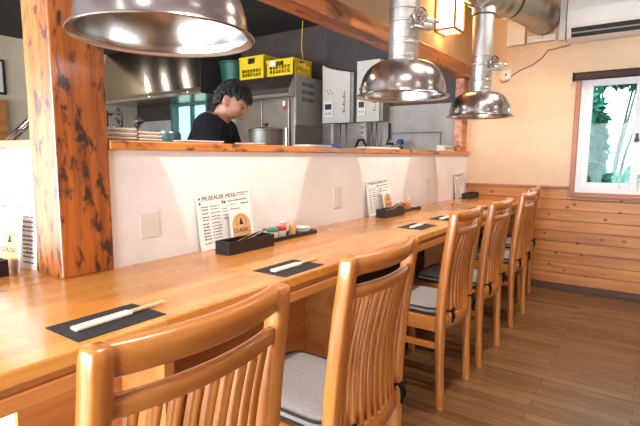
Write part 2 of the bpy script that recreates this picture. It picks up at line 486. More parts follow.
s1 = sash(.095, WY1-.03, WZ0+.03, WZ1-.03, XE+.01, .05, win)
s2 = sash(WY0+.03, .14, WZ0+.03, WZ1-.03, XE+.052, .045, win)
bm = B(); lathe(bm, [(0,-.012),(.016,-.012),(.018,0),(0,0)], (XE+.01, .120, 1.205), 16, 'x'); box(bm, XE-.018, XE-.004, .110, .130, 1.195, 1.255, .004); obj('latch', bm, 'black', s1)
bm = B()
for k in range(4): box(bm, XE+.0085, XE+.0102, .205-.012*k, .211-.012*k-.004*(k > 0), .846, .862-(.008 if k else 0))
obj('maker_mark', bm, 'ink', s1)
bm = B(); box(bm, XE-.06, XE-.003, WY0-.06, .555, 1.665, 1.722, .012, 3); rb = obj('roller_blind', bm, 'brown_blind', smooth=True)
tag(rb, 'dark brown rolled up blind along the top of the window at right', 'blind')
bm = B(); box(bm, XE-.066, XE-.002, .555, .565, 1.66, 1.727, .008); obj('end_cap', bm, 'black', rb)

# kitchen window
bm = B()
box(bm, XE-.02, XE+.08, KY0, KY0+.04, KZ0, KZ1); box(bm, XE-.02, XE+.08, KY1-.04, KY1, KZ0, KZ1)
box(bm, XE-.02, XE+.08, KY0+.04, KY1-.04, KZ0, KZ0+.04); box(bm, XE-.02, XE+.08, KY0+.04, KY1-.04, KZ1-.04, KZ1)
M['tealframe'] = plain('teal_window_frame', srgb(70, 110, 112), .5)
kw = S('window_2', bm, 'tealframe')
bm = B(); box(bm, XE+.01, XE+.05, 5.08, 5.13, KZ0+.04, KZ1-.04); obj('mullion', bm, 'tealframe', kw)
bm = B(); box(bm, XE+.028, XE+.032, KY0+.04, 5.08, KZ0+.04, KZ1-.04); obj('pane', bm, 'glass', kw)
bm = B(); box(bm, XE+.028, XE+.032, 5.13, KY1-.04, KZ0+.04, KZ1-.04); obj('pane', bm, 'glass', kw)

# ------------------------------------------------------------------ outside the window
bm = B(); box(bm, XE+.13, 30, -20, 25, -.6, -.5); S('ground_outside', bm, 'soil')
def bush(c, r, n, mat, label, seed, name='bush'):
    rnd = random.Random(seed)
    t = thing(name, label, 'bush', (c[0], c[1], -.5), group='shrubs outside the window')
    bm = B()
    for k in range(n):
        a = rnd.uniform(0, 2*PI); el = math.asin(rnd.uniform(-.6, 1)); q = rnd.uniform(.55, 1)
        p = Vector((r[0]*math.cos(a)*math.cos(el)*q, r[1]*math.sin(a)*math.cos(el)*q, c[2]+.5+r[2]*math.sin(el)*q))
        L = rnd.uniform(.05, .12); R3 = Euler((rnd.uniform(0, 6), rnd.uniform(0, 6), rnd.uniform(0, 6))).to_matrix()
        vs = [bm.verts.new(p+R3 @ Vector(v)*L) for v in ((-1,0,0),(-.2,.38,.08),(1,0,0),(-.2,-.38,.08))]
        bm.faces.new(vs)
    obj('foliage', bm, mat, t)
    bm = B()
    for k in range(7):
        a = k*.9+seed
        tube(bm, [(0, 0, 0), (r[0]*.25*math.cos(a), r[1]*.25*math.sin(a), (c[2]+.5)*.6), (r[0]*.6*math.cos(a), r[1]*.6*math.sin(a), c[2]+.5+r[2]*.4)], [.03, .02, .008], 6)
    obj('stem', bm, 'bark', t)
    return t
bush((6.0, .82, 1.0), (.40, .40, 1.25), 2400, 'leaf', 'leafy green shrub outside the window, seen at the left side of its pane', 1)
bush((6.85, .15, .25), (.40, .60, .66), 2200, 'leaf2', 'low pale green shrub outside, along the bottom of the window pane', 2)
bush((7.4, .55, 2.20), (.45, .9, .36), 1800, 'leaf', 'overhanging green branches outside, along the top of the window pane', 3, 'tree')
bush((5.6, -.36, .9), (.35, .36, .9), 1200, 'leaf2', 'upright pale green shrub outside the right edge of the window', 4)
bm = B(); box(bm, 9.0, 12, -6, 1.15, -.5, 3.0)  # added white block behind the shrubs, replaces a bright reflection in the glass
hs = tag(obj('reflection_block', bm, 'reflection_block'), 'white block added outside, standing in for a bright reflection in the window pane', 'reflection_block')
bm = B(); extrude_poly(bm, [(8.7,-6,3.0),(12.3,-6,3.0),(10.5,-6,4.2)], (0, 7.4, 0)); obj('block_cap', bm, 'grey_plastic', hs)

# ------------------------------------------------------------------ post, beam, ledges
HC = .72
bm = B(); box(bm, .652, .81, 1.357, 1.511, HC, ZC-.002, .006)
tag(obj('wooden_post', bm, 'post'), 'thick knotty orange wooden post standing on the counter at left', 'post')
bm = B(); box(bm, .812, XE-.002, 1.353, 1.48, 1.752, 1.852, .006)
tag(obj('wooden_beam', bm, 'beam'), 'long knotty wooden beam over the kitchen opening', 'beam')
bm = B(); box(bm, XE-.125, XE-.003, 1.385, 1.46, ZL1+.001, 1.749, .004)
tag(obj('wooden_post', bm, 'beam'), 'short red-brown wooden post at the far right end of the kitchen opening', 'post')
bm = B(); box(bm, .812, XE-.004, 1.352, 1.56, ZL0+.0005, ZL1, .004)
tag(obj('wooden_ledge', bm, 'ledge'), 'long knotty wooden ledge on top of the white partition, below the kitchen opening', 'ledge')
bm = B(); box(bm, .672, .86, 1.513, 4.4, ZL0+.0005, ZL1, .004)
tag(obj('wooden_ledge', bm, 'ledge_y'), 'short stretch of wooden ledge at the far left, left of the thick post', 'ledge')

# ------------------------------------------------------------------ counter
ct = thing('counter', 'long honey-coloured wooden dining counter along the white partition', 'counter', (0, 0, 0))
YC = .843
bm = B()
box(bm, .12, XE-.014, YC, YW-.002, HC-.03, HC, .004)
box(bm, .12, .688, YW-.002, 3.6, HC-.03, HC); box(bm, .688, .811, YW-.002, 1.51, HC-.03, HC)
obj('countertop', bm, 'counter', ct)
bm = B(); box(bm, .13, XE-.015, YC+.012, YC+.03, HC-.045, HC-.031); obj('spacer', bm, 'panel_x', ct)
bm = B(); box(bm, .12, XE-.014, YC+.004, YC+.032, HC-.078, HC-.046, .004); obj('front_rail', bm, 'panel_x', ct)
bm = B(); box(bm, .45, 1.62, 1.2, 1.22, .0, HC-.031); obj('modesty_panel', bm, 'panel_x', ct)
bm = B(); box(bm, 1.62, XE-.014, 1.30, 1.32, .0, HC-.031); obj('modesty_panel', bm, 'darkpanel', ct)  # far stretch: darker brown than the near panel and set further back
for x in (.72, 1.59, 2.9):
    bm = B(); box(bm, x-.0, x+.03, 1.0, 1.199, 0, HC-.031); obj('support_panel', bm, 'panel_x', ct)

# ------------------------------------------------------------------ chairs
def post_y(z):   # centre line of the rear leg / back post
    P = [(0, 0), (.2, .010), (.4, .014), (.55, .006), (.7, -.010), (.855, -.032)]
    for (a, ya), (b, yb) in zip(P, P[1:]):
        if z <= b: t = (z-a)/(b-a); return ya+(yb-ya)*t
    return P[-1][1]
def smooth_y(z): return (post_y(max(0, z-.05))+post_y(z)+post_y(min(.855, z+.05)))/3
HW = .172
def xpost(z): return HW-.008*max(0, (z-.4)/.46)
def make_chair(label):
    t = thing('dining_chair', label, 'chair', group='wooden chairs along the counter')
    for s in (-1, 1):
        bm = B()
        zs = [0, .1, .2, .3, .4, .46, .52, .58, .64, .7, .76, .80, .838, .850, .854]
        path = []
        w = [1]*13+[.9, .7]
        rings = []
        for z, k in zip(zs, w):
            d = .030 if z < .3 else .036
            c = Vector((s*xpost(z), smooth_y(z), z)); a = .016*k; b = d/2*k
            ka, kb = a*.72, b*.72
            rings.append([bm.verts.new(c+Vector(q)) for q in [(-a,-kb,0),(-ka,-b,0),(ka,-b,0),(a,-kb,0),(a,kb,0),(ka,b,0),(-ka,b,0),(-a,kb,0)]])
        for a, b in zip(rings, rings[1:]):
            for k in range(8): bm.faces.new((a[k], a[(k+1) % 8], b[(k+1) % 8], b[k]))
        bm.faces.new(rings[0][::-1]); bm.faces.new(rings[-1])
        obj('leg', bm, 'chair_z', t, smooth=50)
        bm = B(); ribbon(bm, [((s*HW, .375, 0), (1,0,0), (0,1,0)), ((s*HW, .38, .40), (1,0,0), (0,1,0))], .032, .032, .005); obj('leg', bm, 'chair_z', t)
        bm = B(); box(bm, s*HW-.010, s*HW+.010, .030, .364, .262, .288, .004); obj('stretcher', bm, 'chair_y', t)
        bm = B(); box(bm, s*HW-.011, s*HW+.011, .032, .364, .338, .400, .004); obj('seat_rail', bm, 'chair_y', t)
    bm = B(); box(bm, -HW+.017, HW-.017, .369, .389, .338, .400, .004); obj('seat_rail', bm, 'chair_x', t)
    def rail(name, z0, z1, th, bow, xin=.014):
        n = 14; zc = (z0+z1)/2; path = []
        xw = xpost(zc)-xin
        tilt = Vector((0, smooth_y(z1)-smooth_y(z0), z1-z0)).normalized()
        for k in range(n+1):
            u = -1+2*k/n
            y = smooth_y(zc)-bow*(1-u*u)
            tx = Vector((1, 2*bow*u/xw, 0)).normalized()
            nrm = tilt.cross(tx).normalized()
            path.append(((u*xw, y, zc), nrm, tilt))
        bm = B(); ribbon(bm, path, th, z1-z0, .005); return obj(name, bm, 'chair_x', t, smooth=50)
    rail('top_rail', .809, .854, .024, .026)
    rail('middle_rail', .751, .782, .020, .026)
    rail('seat_back_rail', .345, .405, .022, .022)
    ns = 9
    for k in range(ns):
        u = -1+2*(k+1)/(ns+1); path = []
        for j in range(9):
            z = .400+(.754-.400)*j/8; f = j/8
            bow = .022*(1-f)+.026*f
            y = smooth_y(z)-bow*(1-u*u)+.014*math.sin(PI*f)
            x = u*(xpost(z)-.014)
            path.append(((x, y, z), (1,0,0), (0,1,0)))
        bm = B(); ribbon(bm, path, .0115, .023, .003); obj('slat', bm, 'chair_z', t, smooth=50)
    bm = B(); box(bm, -HW+.013, HW-.013, .012, .368, .380, .398, .003); obj('seat', bm, 'chair_x', t)
    return t

def rrect(w, d, r, n=6):
    out = []
    for cx, cy, a0 in ((w-r, d-r, 0), (-w+r, d-r, PI/2), (-w+r, -d+r, PI), (w-r, -d+r, 1.5*PI)):
        for k in range(n+1):
            a = a0+PI/2*k/n; out.append((cx+r*math.cos(a), cy+r*math.sin(a)))
    return out
def make_cushion(label):
    t = thing('seat_cushion', label, 'cushion', group='grey cushions on the chairs')
    W, D, R = .160, .172, .05
    bm = B()
    rings = []
    for z, k in ((0, .90), (.004, .96), (.010, .995), (.018, 1.0), (.026, .995), (.031, .96), (.035, .88), (.037, .6), (.033, .25)):
        rings.append([bm.verts.new((x*k, y*k, z+.0015*math.sin(x*40)*math.sin(y*37))) for x, y in rrect(W, D, R)])
    for a, b in zip(rings, rings[1:]):
        n = len(a)
        for k in range(n): bm.faces.new((a[k], a[(k+1) % n], b[(k+1) % n], b[k]))
    bm.faces.new(rings[0][::-1]); bm.faces.new(rings[-1])
    obj('pad', bm, 'fabric', t, smooth='all')
    bm = B()
    for z in (.009, .030):
        p = [(x*1.0, y*1.0, z) for x, y in rrect(W, D, R)]; tube(bm, p+p[:2], .0042, 6)
    obj('piping', bm, 'piping', t, smooth='all')
    for s in (-1, 1):   # cloth ties knotted behind the back posts
        bm = B(); x = s*.136; yb = -.214
        tube(bm, [(s*.130, -.165, .016), (s*.139, -.20, .024), (s*.140, yb-.004, .03), (x-.004*s, yb-.014, .032)], .004, 6)
        tube(bm, [(x-.016, yb-.018, .036), (x-.004, yb-.016, .030), (x+.005, yb-.016, .034), (x+.015, yb-.02, .040)], [.005, .008, .008, .005], 6)
        tube(bm, [(x, yb-.016, .032), (x-.008, yb-.022, .008), (x-.006, yb-.02, -.018)], [.006, .005, .004], 6)
        tube(bm, [(x, yb-.016, .032), (x+.008, yb-.022, .012), (x+.012, yb-.02, -.006)], [.006, .005, .004], 6)
        obj('tie', bm, 'tie', t, smooth='all')
    return t

nth = ['nearest wooden dining chair at bottom left, its slatted back towards us',
       'second wooden dining chair from the front, its back lit white along the left post',
       'third wooden dining chair from the front, its legs and stretcher fully in view',
       'fourth wooden dining chair from the front, behind the free-standing third one',
       'fifth wooden dining chair from the front, second from the pine-boarded wall',
       'farthest wooden dining chair, closest to the pine-boarded end wall']
cus = ['grey seat cushion on the nearest chair, mostly behind its slatted back',
       'grey seat cushion with dark piping on the second chair from the front',
       'grey seat cushion with dark piping on the third chair, the free-standing one',
       'grey seat cushion on the fourth chair from the front',
       'grey seat cushion on the fifth chair, second from the pine-boarded wall',
       'grey seat cushion on the farthest chair, by the pine-boarded wall']
spots = [(.444, .545, 0), (1.036, .565, 0), (2.03, .675, 0), (2.545, .665, 0), (3.245, .675, 0), (3.795, .75, 0)]
ch0 = make_chair(nth[0]); cu0 = make_cushion(cus[0])
for k, (x, y, r) in enumerate(spots):
    if k == 0: ch0.location = (x, y, 0); cu0.location = (x, y+.205, .3985)
    else:
        dup(ch0, None, (x, y, 0), (0, 0, r), nth[k]); dup(cu0, None, (x, y+.205, .3985), (0, 0, r), cus[k])

# ------------------------------------------------------------------ table settings
def setting(x, y, lab, first):
    m = B(); box(m, -.1, .1, -.065, .065, 0, .0012)
    return m
matlab = ['black paper place mat nearest the front, before the first chair', 'black paper place mat before the second chair', 'black paper place mat before the third chair',
          'black paper place mat before the fourth chair', 'black paper place mat before the fifth chair', 'black paper place mat at the far end of the counter']
stlab = ['chopsticks in a white sleeve on the nearest black mat', 'chopsticks in a white sleeve on the second black mat', 'chopsticks in a white sleeve on the black mat before the third chair',
         'chopsticks in a white sleeve on the black mat before the fourth chair', 'chopsticks in a white sleeve on the black mat before the fifth chair', 'chopsticks in a white sleeve on the farthest black mat']
mats = [(.538, .936, 0), (1.148, .928, .0), (2.235, .966, .02), (2.63, .965, 0), (3.3, .96, 0), (3.94, .957, 0)]
bm = B(); box(bm, -.1, .1, -.065, .065, 0, .0012); mat0 = tag(obj('place_mat', bm, 'mat'), matlab[0], 'place mat', 'black mats along the counter')
st0 = thing('chopsticks', stlab[0], 'chopsticks', group='chopsticks in paper sleeves')
bm = B()
for s in (-1, 1): ribbon(bm, [((-.075, s*.0042, .0045), (0,1,0), (0,0,1)), ((.135, s*.0030, .0045), (0,1,0), (0,0,1))], .0055, .0055, .001)
obj('stick', bm, 'stick', st0)
bm = B(); box(bm, -.085, .045, -.0125, .0125, 0, .0078, .003); obj('sleeve', bm, 'sleeve', st0)
for k, (x, y, r) in enumerate(mats):
    if k == 0: mat0.location = (x, y, HC+.0003); st0.location = (x+.008, y, HC+.0018); st0.rotation_euler = (0, 0, .03)
    else:
        dup(mat0, None, (x, y, HC+.0003), (0, 0, r), matlab[k]); dup(st0, None, (x+.005, y, HC+.0018), (0, 0, r-.03+.02*k), stlab[k])

# menus
def make_menu(label):
    t = thing('menu_sheet', label, 'menu', group='menus leaning on the wall')
    W, Hh = .285, .212
    bm = B(); box(bm, 0, W, 0, .0016, 0, Hh); obj('sheet', bm, 'paper', t)
    bm = B()
    up = Matrix.Rotation(PI/2, 4, 'X')
    add_text(bm, 'MUSEALER MENU', .0235, Matrix.Translation((.028, -.0004, Hh-.026)) @ up)
    o = obj('title', bm, 'ink', t)
    bm = B(); rnd = random.Random(5)
    def line(x0, x1, z, h): box(bm, x0, x1, -.0006, .0002, z, z+h)
    def words(x0, x1, z, h):
        x = x0
        while x < x1-.004:
            w = rnd.uniform(.004, .013); line(x, min(x+w, x1), z, h*rnd.uniform(.9, 1.4)); x += w+.0028
    line(.012, .020, Hh-.022, .008); line(.012, .020, Hh-.040, .009)
    words(.215, .272, Hh-.014, .003); words(.215, .262, Hh-.022, .003)
    words(.125, .150, Hh-.046, .010); words(.155, .26, Hh-.042, .004); words(.15, .2, Hh-.058, .004)
    z = Hh-.052
    while z > .012:
        words(.022, .055, z, .004); words(.065, .112, z, .003); words(.225, .272, z-.006, .004)
        words(.125, .2, z-.016, .003) if z > .12 else None
        z -= rnd.uniform(.010, .016)
    obj('print', bm, 'grey_ink', t)
    return t
def make_card(label):
    t = thing('menu_card', label, 'card', group='small cards standing in front of the menus')
    W, Hh = .115, .168
    bm = B(); box(bm, 0, W, 0, .0016, 0, Hh); obj('sheet', bm, 'paper', t)
    bm = B()
    pts = [(.008, -.0008, .002)]+[(W-.008, -.0008, .002)]+[(W/2+(W/2-.008)*math.cos(a), -.0008, .082+.050*math.sin(a)) for a in [PI*k/16 for k in range(17)]]
    extrude_poly(bm, pts, (0, .0008, 0)); obj('tan_label', bm, 'tan', t)
    up = Matrix.Rotation(PI/2, 4, 'X')
    bm = B(); add_text(bm, 'CLASSIC', .0225, Matrix.Translation((.0135, -.0013, .058)) @ up)
    extrude_poly(bm, [(W/2-.012, -.0014, .088), (W/2+.012, -.0014, .088), (W/2+.006, -.0014, .098), (W/2+.004, -.0014, .108), (W/2, -.0014, .115), (W/2-.005, -.0014, .106), (W/2-.007, -.0014, .098)], (0, .0006, 0))
    tube(bm, [(W/2+.026*math.cos(a), -.0011, .098+.026*math.sin(a)) for a in [-.5+4.2*k/14 for k in range(15)]], .0007, 4)
    for k in range(5): box(bm, .010+.011*k, .018+.011*k, -.0008, .0002, Hh-.018, Hh-.0145)
    obj('print', bm, 'ink', t)
    return t
def make_tray(label):
    t = thing('cutlery_tray', label, 'tray', group='black cutlery boxes')
    bm = B()
    L, Wd, Hh, w = .246, .07, .048, .004
    box(bm, 0, L, 0, Wd, 0, w); box(bm, 0, L, 0, w, w, Hh, .001); box(bm, 0, L, Wd-w, Wd, w, Hh, .001); box(bm, 0, w, w, Wd-w, w, Hh, .001); box(bm, L-w, L, w, Wd-w, w, Hh, .001)
    obj('box', bm, 'black', t)
    return t
def make_tongs(label):
    t = thing('tongs', label, 'tongs', group='steel tongs in the black boxes')
    for s in (-1, 1):
        bm = B(); ribbon(bm, [((.012, .004*s, .010), (0,1,0), (0,0,1)), ((.09, .012*s, .034), (0,1,0), (0,0,1)), ((.17, .011*s, .050), (0,1,0), (0,0,1)), ((.212, .002*s, .058), (0,1,0), (0,0,1))], .007, .003)
        obj('arm', bm, 'steel', t)
    bm = B(); tube(bm, [(.206, 0, .0565), (.222, 0, .060)], .006, 8); obj('hinge', bm, 'steel', t)
    return t
def make_caddy(label):
    t = thing('condiment_tray', label, 'tray', group='condiment trays')
    bm = B(); box(bm, 0, .30, 0, .085, 0, .006, .002); box(bm, 0, .3, 0, .004, .006, .016); box(bm, 0, .3, .081, .085, .006, .016); box(bm, 0, .004, .004, .081, .006, .016); box(bm, .296, .3, .004, .081, .006, .016)
    obj('tray_body', bm, 'black', t); return t
def make_jar(label, lid):
    t = thing('condiment_jar', label, 'jar', group='condiment jars on the trays')
    bm = B(); lathe(bm, [(0, 0), (.021, 0), (.024, .004), (.024, .030), (0, .030)], seg=20); obj('jar_body', bm, 'white_plastic', t, smooth=True)
    bm = B(); lathe(bm, [(0, .030), (.0255, .030), (.0255, .042), (.020, .046), (0, .047)], seg=20); obj('lid', bm, lid, t, smooth=True)
    return t
def make_shaker(label):
    t = thing('spice_shaker', label, 'spice shaker', group='spice shakers on the trays')
    bm = B(); lathe(bm, [(0, 0), (.016, 0), (.017, .003), (.017, .048), (0, .048)], seg=18); obj('bottle', bm, 'spice', t, smooth=True)
    bm = B(); lathe(bm, [(0, .048), (.0175, .048), (.0175, .066), (.013, .072), (0, .072)], seg=18); obj('cap', bm, 'pink', t, smooth=True)
    return t
def make_dish(label):
    t = thing('sauce_dish', label, 'dish', group='sauce dishes on the trays')
    bm = B(); lathe(bm, [(0, 0), (.025, 0), (.036, .010), (.040, .014), (.037, .0145), (.024, .004), (0, .003)], seg=24); obj('bowl', bm, 'white_plastic', t, smooth=True)
    return t
def make_pinkcard(label):
    t = thing('pink_packet', label, 'packet', group='pink packets on the trays')
    bm = B(); box(bm, -.018, .018, -.006, .006, 0, .062, .003); obj('packet', bm, 'paper', t)
    bm = B(); box(bm, -.0182, .0182, -.0064, .0064, .040, .058, .002); obj('band', bm, 'pink', t)
    return t
lean = -.10
def build_set(k, mx, tx, ty, where, full=True, mrot=0, my=1.344):
    T = {}
    if k == 0:
        T['menu'] = make_menu('white printed menu sheet leaning on the wall '+where); T['card'] = make_card('small card with a tan round-topped label standing '+where)
        T['tray'] = make_tray('long black box holding tongs '+where); T['tongs'] = make_tongs('steel tongs lying in the black box '+where)
        T['caddy'] = make_caddy('low dark condiment tray '+where)
        T['jg'] = make_jar('small white jar with a green lid '+where, 'jar_green'); T['jr'] = make_jar('small white jar with a red lid '+where, 'red')
        T['sh'] = make_shaker('small spice shaker with a pink cap '+where); T['pk'] = make_pinkcard('white packet with a pink band '+where)
        T['d1'] = make_dish('stack-bottom white sauce dish '+where)
    else:
        P = SETS[0]
        T['menu'] = dup(P['menu'], label='white printed menu sheet leaning on the wall '+where)
        T['tray'] = dup(P['tray'], label='long black box holding tongs '+where)
        if full:
            T['card'] = dup(P['card'], label='small card with a tan round-topped label standing '+where)
            T['tongs'] = dup(P['tongs'], label='steel tongs lying in the black box '+where)
            T['caddy'] = dup(P['caddy'], label='low dark condiment tray '+where)
            T['jg'] = dup(P['jg'], label='small white jar with a green lid '+where); T['jr'] = dup(P['jr'], label='small white jar with a red lid '+where)
            T['sh'] = dup(P['sh'], label='small spice shaker with a pink cap '+where); T['pk'] = dup(P['pk'], label='white packet with a pink band '+where)
            T['d1'] = dup(P['d1'], label='stack-bottom white sauce dish '+where)
    z = HC+.0005
    T['menu'].location = (mx, my, z); T['menu'].rotation_euler = (lean, -.035, mrot)
    T['tray'].location = (tx, ty, z)
    if 'tongs' in T: T['tongs'].location = (tx+.012, ty+.035, z+.004)
    if 'card' in T: T['card'].location = (mx+.118, my-.045, z); T['card'].rotation_euler = (-.16, 0, 0)
    if full:
        cx, cy = tx+.30, ty+.045
        T['caddy'].location = (cx, cy, z); zz = z+.0065
        T['jg'].location = (cx+.035, cy+.042, zz); T['jr'].location = (cx+.088, cy+.042, zz)
        T['sh'].location = (cx+.155, cy+.030, zz); T['pk'].location = (cx+.135, cy+.065, zz)
        T['d1'].location = (cx+.24, cy+.043, zz)
    return T
SETS = []
SETS.append(build_set(0, 1.148, 1.158, 1.212, 'nearest the thick post', True))
SETS.append(build_set(1, 2.405, 2.42, 1.238, 'in the middle of the counter', True))
SETS.append(build_set(2, 3.885, 3.95, 1.245, 'in the far corner of the counter', False))
d2 = dup(SETS[0]['d1'], loc=(SETS[0]['d1'].location.x+.002, SETS[0]['d1'].location.y, SETS[0]['d1'].location.z+.0125), label='top sauce dish of the pair on the tray nearest the thick post')
SETS[0]['d1']['label'] = 'bottom sauce dish of the pair on the tray nearest the thick post'
SETS[1]['d1']['label'] = 'single white sauce dish on the condiment tray in the middle of the counter'
# left of the post
lm = dup(SETS[0]['menu'], label='white printed menu sheet standing left of the thick post')
lm.scale = (1.12, 1, 1.12); lm.location = (.610, 1.846, HC+.0005); lm.rotation_euler = (-.06, .0, -PI/2+.148)
lc = dup(SETS[0]['card'], label='small card with a tan label at the far left, before the left menu')
lc.location = (.597, 1.652, HC+.0005); lc.rotation_euler = (-.12, 0, -PI/2+.12)
lt = dup(SETS[0]['tray'], label='black box at the far left edge, left of the thick post'); lt.location = (.335, 1.53, HC+.0005)

# outlets / blank plates on the partition
def plate(x0, x1, z0, z1, label, y=YW, inner=True):
    bm = B(); box(bm, x0, x1, y-.0045, y-.0005, z0, z1, .002)
    o = tag(obj('outlet_cover', bm, 'ivory' if not inner else 'white_plastic'), label, 'outlet', 'outlet covers on the partition')
    bm = B(); box(bm, x0+.022, x1-.022, y-.0054, y-.0043, z0+.02, z1-.02, .001); obj('insert', bm, 'white_plastic', o)
    return o
plate(.912, .985, .80, .885, 'pale square outlet cover on the white partition just right of the thick post')
plate(2.063, 2.14, .80, .912, 'pale outlet cover on the white partition left of the middle menu')
plate(3.30, 3.37, .80, .912, 'faint outlet cover on the white partition near its far end')

# ------------------------------------------------------------------ smoke hoods
def make_hood(label):
    t = thing('extractor_hood', label, 'hood', group='steel smoke hoods over the counter')
    bm = B()
    prof = [(.217, 0), (.219, .003), (.217, .0065), (.212, .0075), (.203, .010)]
    for k in range(13):
        a = PI/2*k/12
        prof.append((.072+.130*math.cos(a)**.85, .012+.153*math.sin(a)))
    prof += [(.070, .168)]
    ins = [(r-.003, h-.003) for r, h in prof[4:-1]][::-1]
    lathe(bm, prof+[(.068, .162)]+ins+[(.211, .004), (.217, 0)], seg=64)
    obj('dome', bm, 'dome', t, smooth=35)
    bm = B()
    pr = [(.067, .150), (.067, .26)]
    def band(z): return [(.067, z), (.0695, z+.003), (.0695, z+.010), (.067, z+.013)]
    pr = [(.067, .163)]+band(.180)+band(.235)+[(.067, .262), (.070, .264), (.070, .290), (.067, .292)]+band(.335)+[(.067, .392), (.0715, .394), (.0715, .410), (.067, .412), (.067, .66)]
    pr2 = [(r-.002, h) for r, h in pr[::-1]]
    lathe(bm, pr+pr2+[pr[0]], seg=40); obj('duct_pipe', bm, 'duct', t, smooth=35)
    # damper: handle wheel + bracket on the side facing -Y, +X
    bm = B(); dv = Vector((-.52, -.854, 0)).normalized(); sd = Vector((dv.y, -dv.x, 0))
    ctr = dv*.088-sd*.030+Vector((0, 0, .345))
    def P(u, v, w): return ctr+(-sd)*u+Vector((0,0,1))*v+dv*w
    # wheel
    n = 28
    ring = [P(.034*math.cos(2*PI*k/n), .034*math.sin(2*PI*k/n)+.012, .0) for k in range(n)]
    tube(bm, ring+ring[:2], .0055, 8)
    tube(bm, [P(0, .012, -.028), P(0, .012, .006)], .012, 12)
    tube(bm, [P(-.03, .012, 0), P(.03, .012, 0)], .003, 6); tube(bm, [P(0, -.018, 0), P(0, .042, 0)], .003, 6)
    tube(bm, [P(0, .012, -.006), P(0, .012, -.002)], .025, 20)
    obj('damper_wheel', bm, 'steel', t, smooth=35)
    bm = B()
    R0 = Matrix.Translation(ctr) @ Matrix(((-sd.x, 0, dv.x, 0), (-sd.y, 0, dv.y, 0), (0, 1, 0, 0), (0, 0, 0, 1)))
    b2 = B(); box(b2, .020, .085, -.040, -.014, -.05, -.012, .003); box(b2, .052, .090, -.014, .012, -.05, -.016, .003); box(b2, -.035, .02, -.044, -.036, -.05, .004, .001)
    tube(b2, [(.086, .0, -.012), (.102, .0, -.012)], .008, 10); tube(b2, [(.102, .0, -.012), (.108, .0, -.012)], .012, 10)
    b2.transform(R0); me = bpy.data.meshes.new('b'); b2.to_mesh(me); b2.free(); bm.from_mesh(me)
    obj('damper_bracket', bm, 'duct', t, smooth=35)
    return t
hl = ['nearest steel extractor hood, cut off by the top left of the photo', 'middle steel extractor hood, hanging in front of the kitchen opening', 'farthest steel extractor hood, hanging by the cream end wall']
h0 = make_hood(hl[0]); h0.location = (.755, 1.0, 1.357)
dup(h0, None, (2.088, 1.0, 1.352), None, hl[1]); dup(h0, None, (3.30, 1.0, 1.345), None, hl[2])

# big exhaust duct along the ceiling, turning into the end wall
dt = thing('exhaust_duct', 'fat silver ventilation duct under the ceiling, bending into the end wall above the farthest hood', 'duct')
RB = .115; ZD = 2.16
def ringed(path, r, step=.045, amp=.005, seg=32):
    P = [Vector(p) for p in path]; L = [0]
    for a, b in zip(P, P[1:]): L.append(L[-1]+(b-a).length)
    n = int(L[-1]/(step/4)); pts = []; rs = []; j = 0
    for i in range(n+1):
        s = L[-1]*i/n
        while j < len(L)-2 and s > L[j+1]: j += 1
        pts.append(P[j].lerp(P[j+1], (s-L[j])/(L[j+1]-L[j]))); rs.append(r+(amp if i % 4 < 2 else 0))
    bm = B(); tube(bm, pts, rs, seg); return bm
obj('duct_run', ringed([(-1.5, 1.0, ZD), (3.17, 1.0, ZD)], .115, .5, .003), 'bigduct', dt, smooth=35)
def bez(a, b, c, n=14): return [Vector(a)*(1-t)**2+Vector(b)*2*t*(1-t)+Vector(c)*t*t for t in [k/n for k in range(n+1)]]
obj('duct_elbow', ringed(bez((3.17, 1.0, ZD), (3.44, 1.0, ZD), (3.57, .90, ZD)), .119, .11, .008), 'bigduct', dt, smooth=35)
obj('duct_end', ringed(bez((3.57, .90, ZD), (3.78, .80, ZD), (XE-.004, .80, ZD), 20), .115, .14, .009), 'bigduct', dt, smooth=35)
for x in (.755, 2.088, 3.30):
    bm = B(); lathe(bm, [(.073, ZD-.145), (.076, ZD-.145), (.076, ZD-.105), (.073, ZD-.105), (.073, ZD-.145)], (x, 1.0, 0), 32); obj('duct_collar', bm, 'duct', dt, smooth=35)

# ------------------------------------------------------------------ end-wall fittings
bxs = thing('pipe_boxing', 'beige boxing panels on the end wall under the fat duct', 'boxing')
for y0, y1, z0, z1, d in ((1.035, 1.075, 1.985, 2.2, .03), (.93, 1.032, 1.985, 2.2, .05), (.80, .912, 1.99, 2.035, .05), (.70, .798, 1.99, 2.035, .05), (.632, .676, 1.975, ZC-.01, .08)):
    bm = B(); box(bm, XE-d, XE-.001, y0, y1, z0, z1, .003); obj('panel', bm, 'white_plain', bxs)
bm = B(); box(bm, XE-.062, XE-.051, .805, .905, 2.015, 2.034, .003); obj('white_collar', bm, 'white_plastic', bxs)
ac = thing('air_conditioner', 'white wall-mounted air conditioner at the top right on the end wall', 'air conditioner', (XE, .606, 1.95))
def ac_prof(y0, y1, bm, pts): extrude_poly(bm, [(p[0], y0, p[1]) for p in pts], (0, y1-y0, 0))
bm = B(); ac_prof(-.80, 0, bm, [(-.002, 0), (-.10, -.005), (-.165, .012), (-.195, .075), (-.205, .10), (-.215, .20), (-.20, .285), (-.002, .295)]); obj('casing', bm, 'white_plastic', ac)
bm = B(); ac_prof(-.78, -.03, bm, [(-.170, .012), (-.176, .010), (-.204, .072), (-.197, .076)]); obj('air_outlet', bm, 'dark_louvre', ac)
bm = B(); ac_prof(-.78, -.03, bm, [(-.186, .036), (-.193, .034), (-.197, .043), (-.190, .046)]); obj('louvre', bm, 'grey_plastic', ac)
sw = tag(obj('wall_socket', (lambda b: (box(b, XE-.01, XE-.001, 1.03, 1.115, 1.72, 1.80, .003), b)[1])(B()), 'ivory'), 'ivory wall socket on the end wall beside the farthest hood', 'socket')
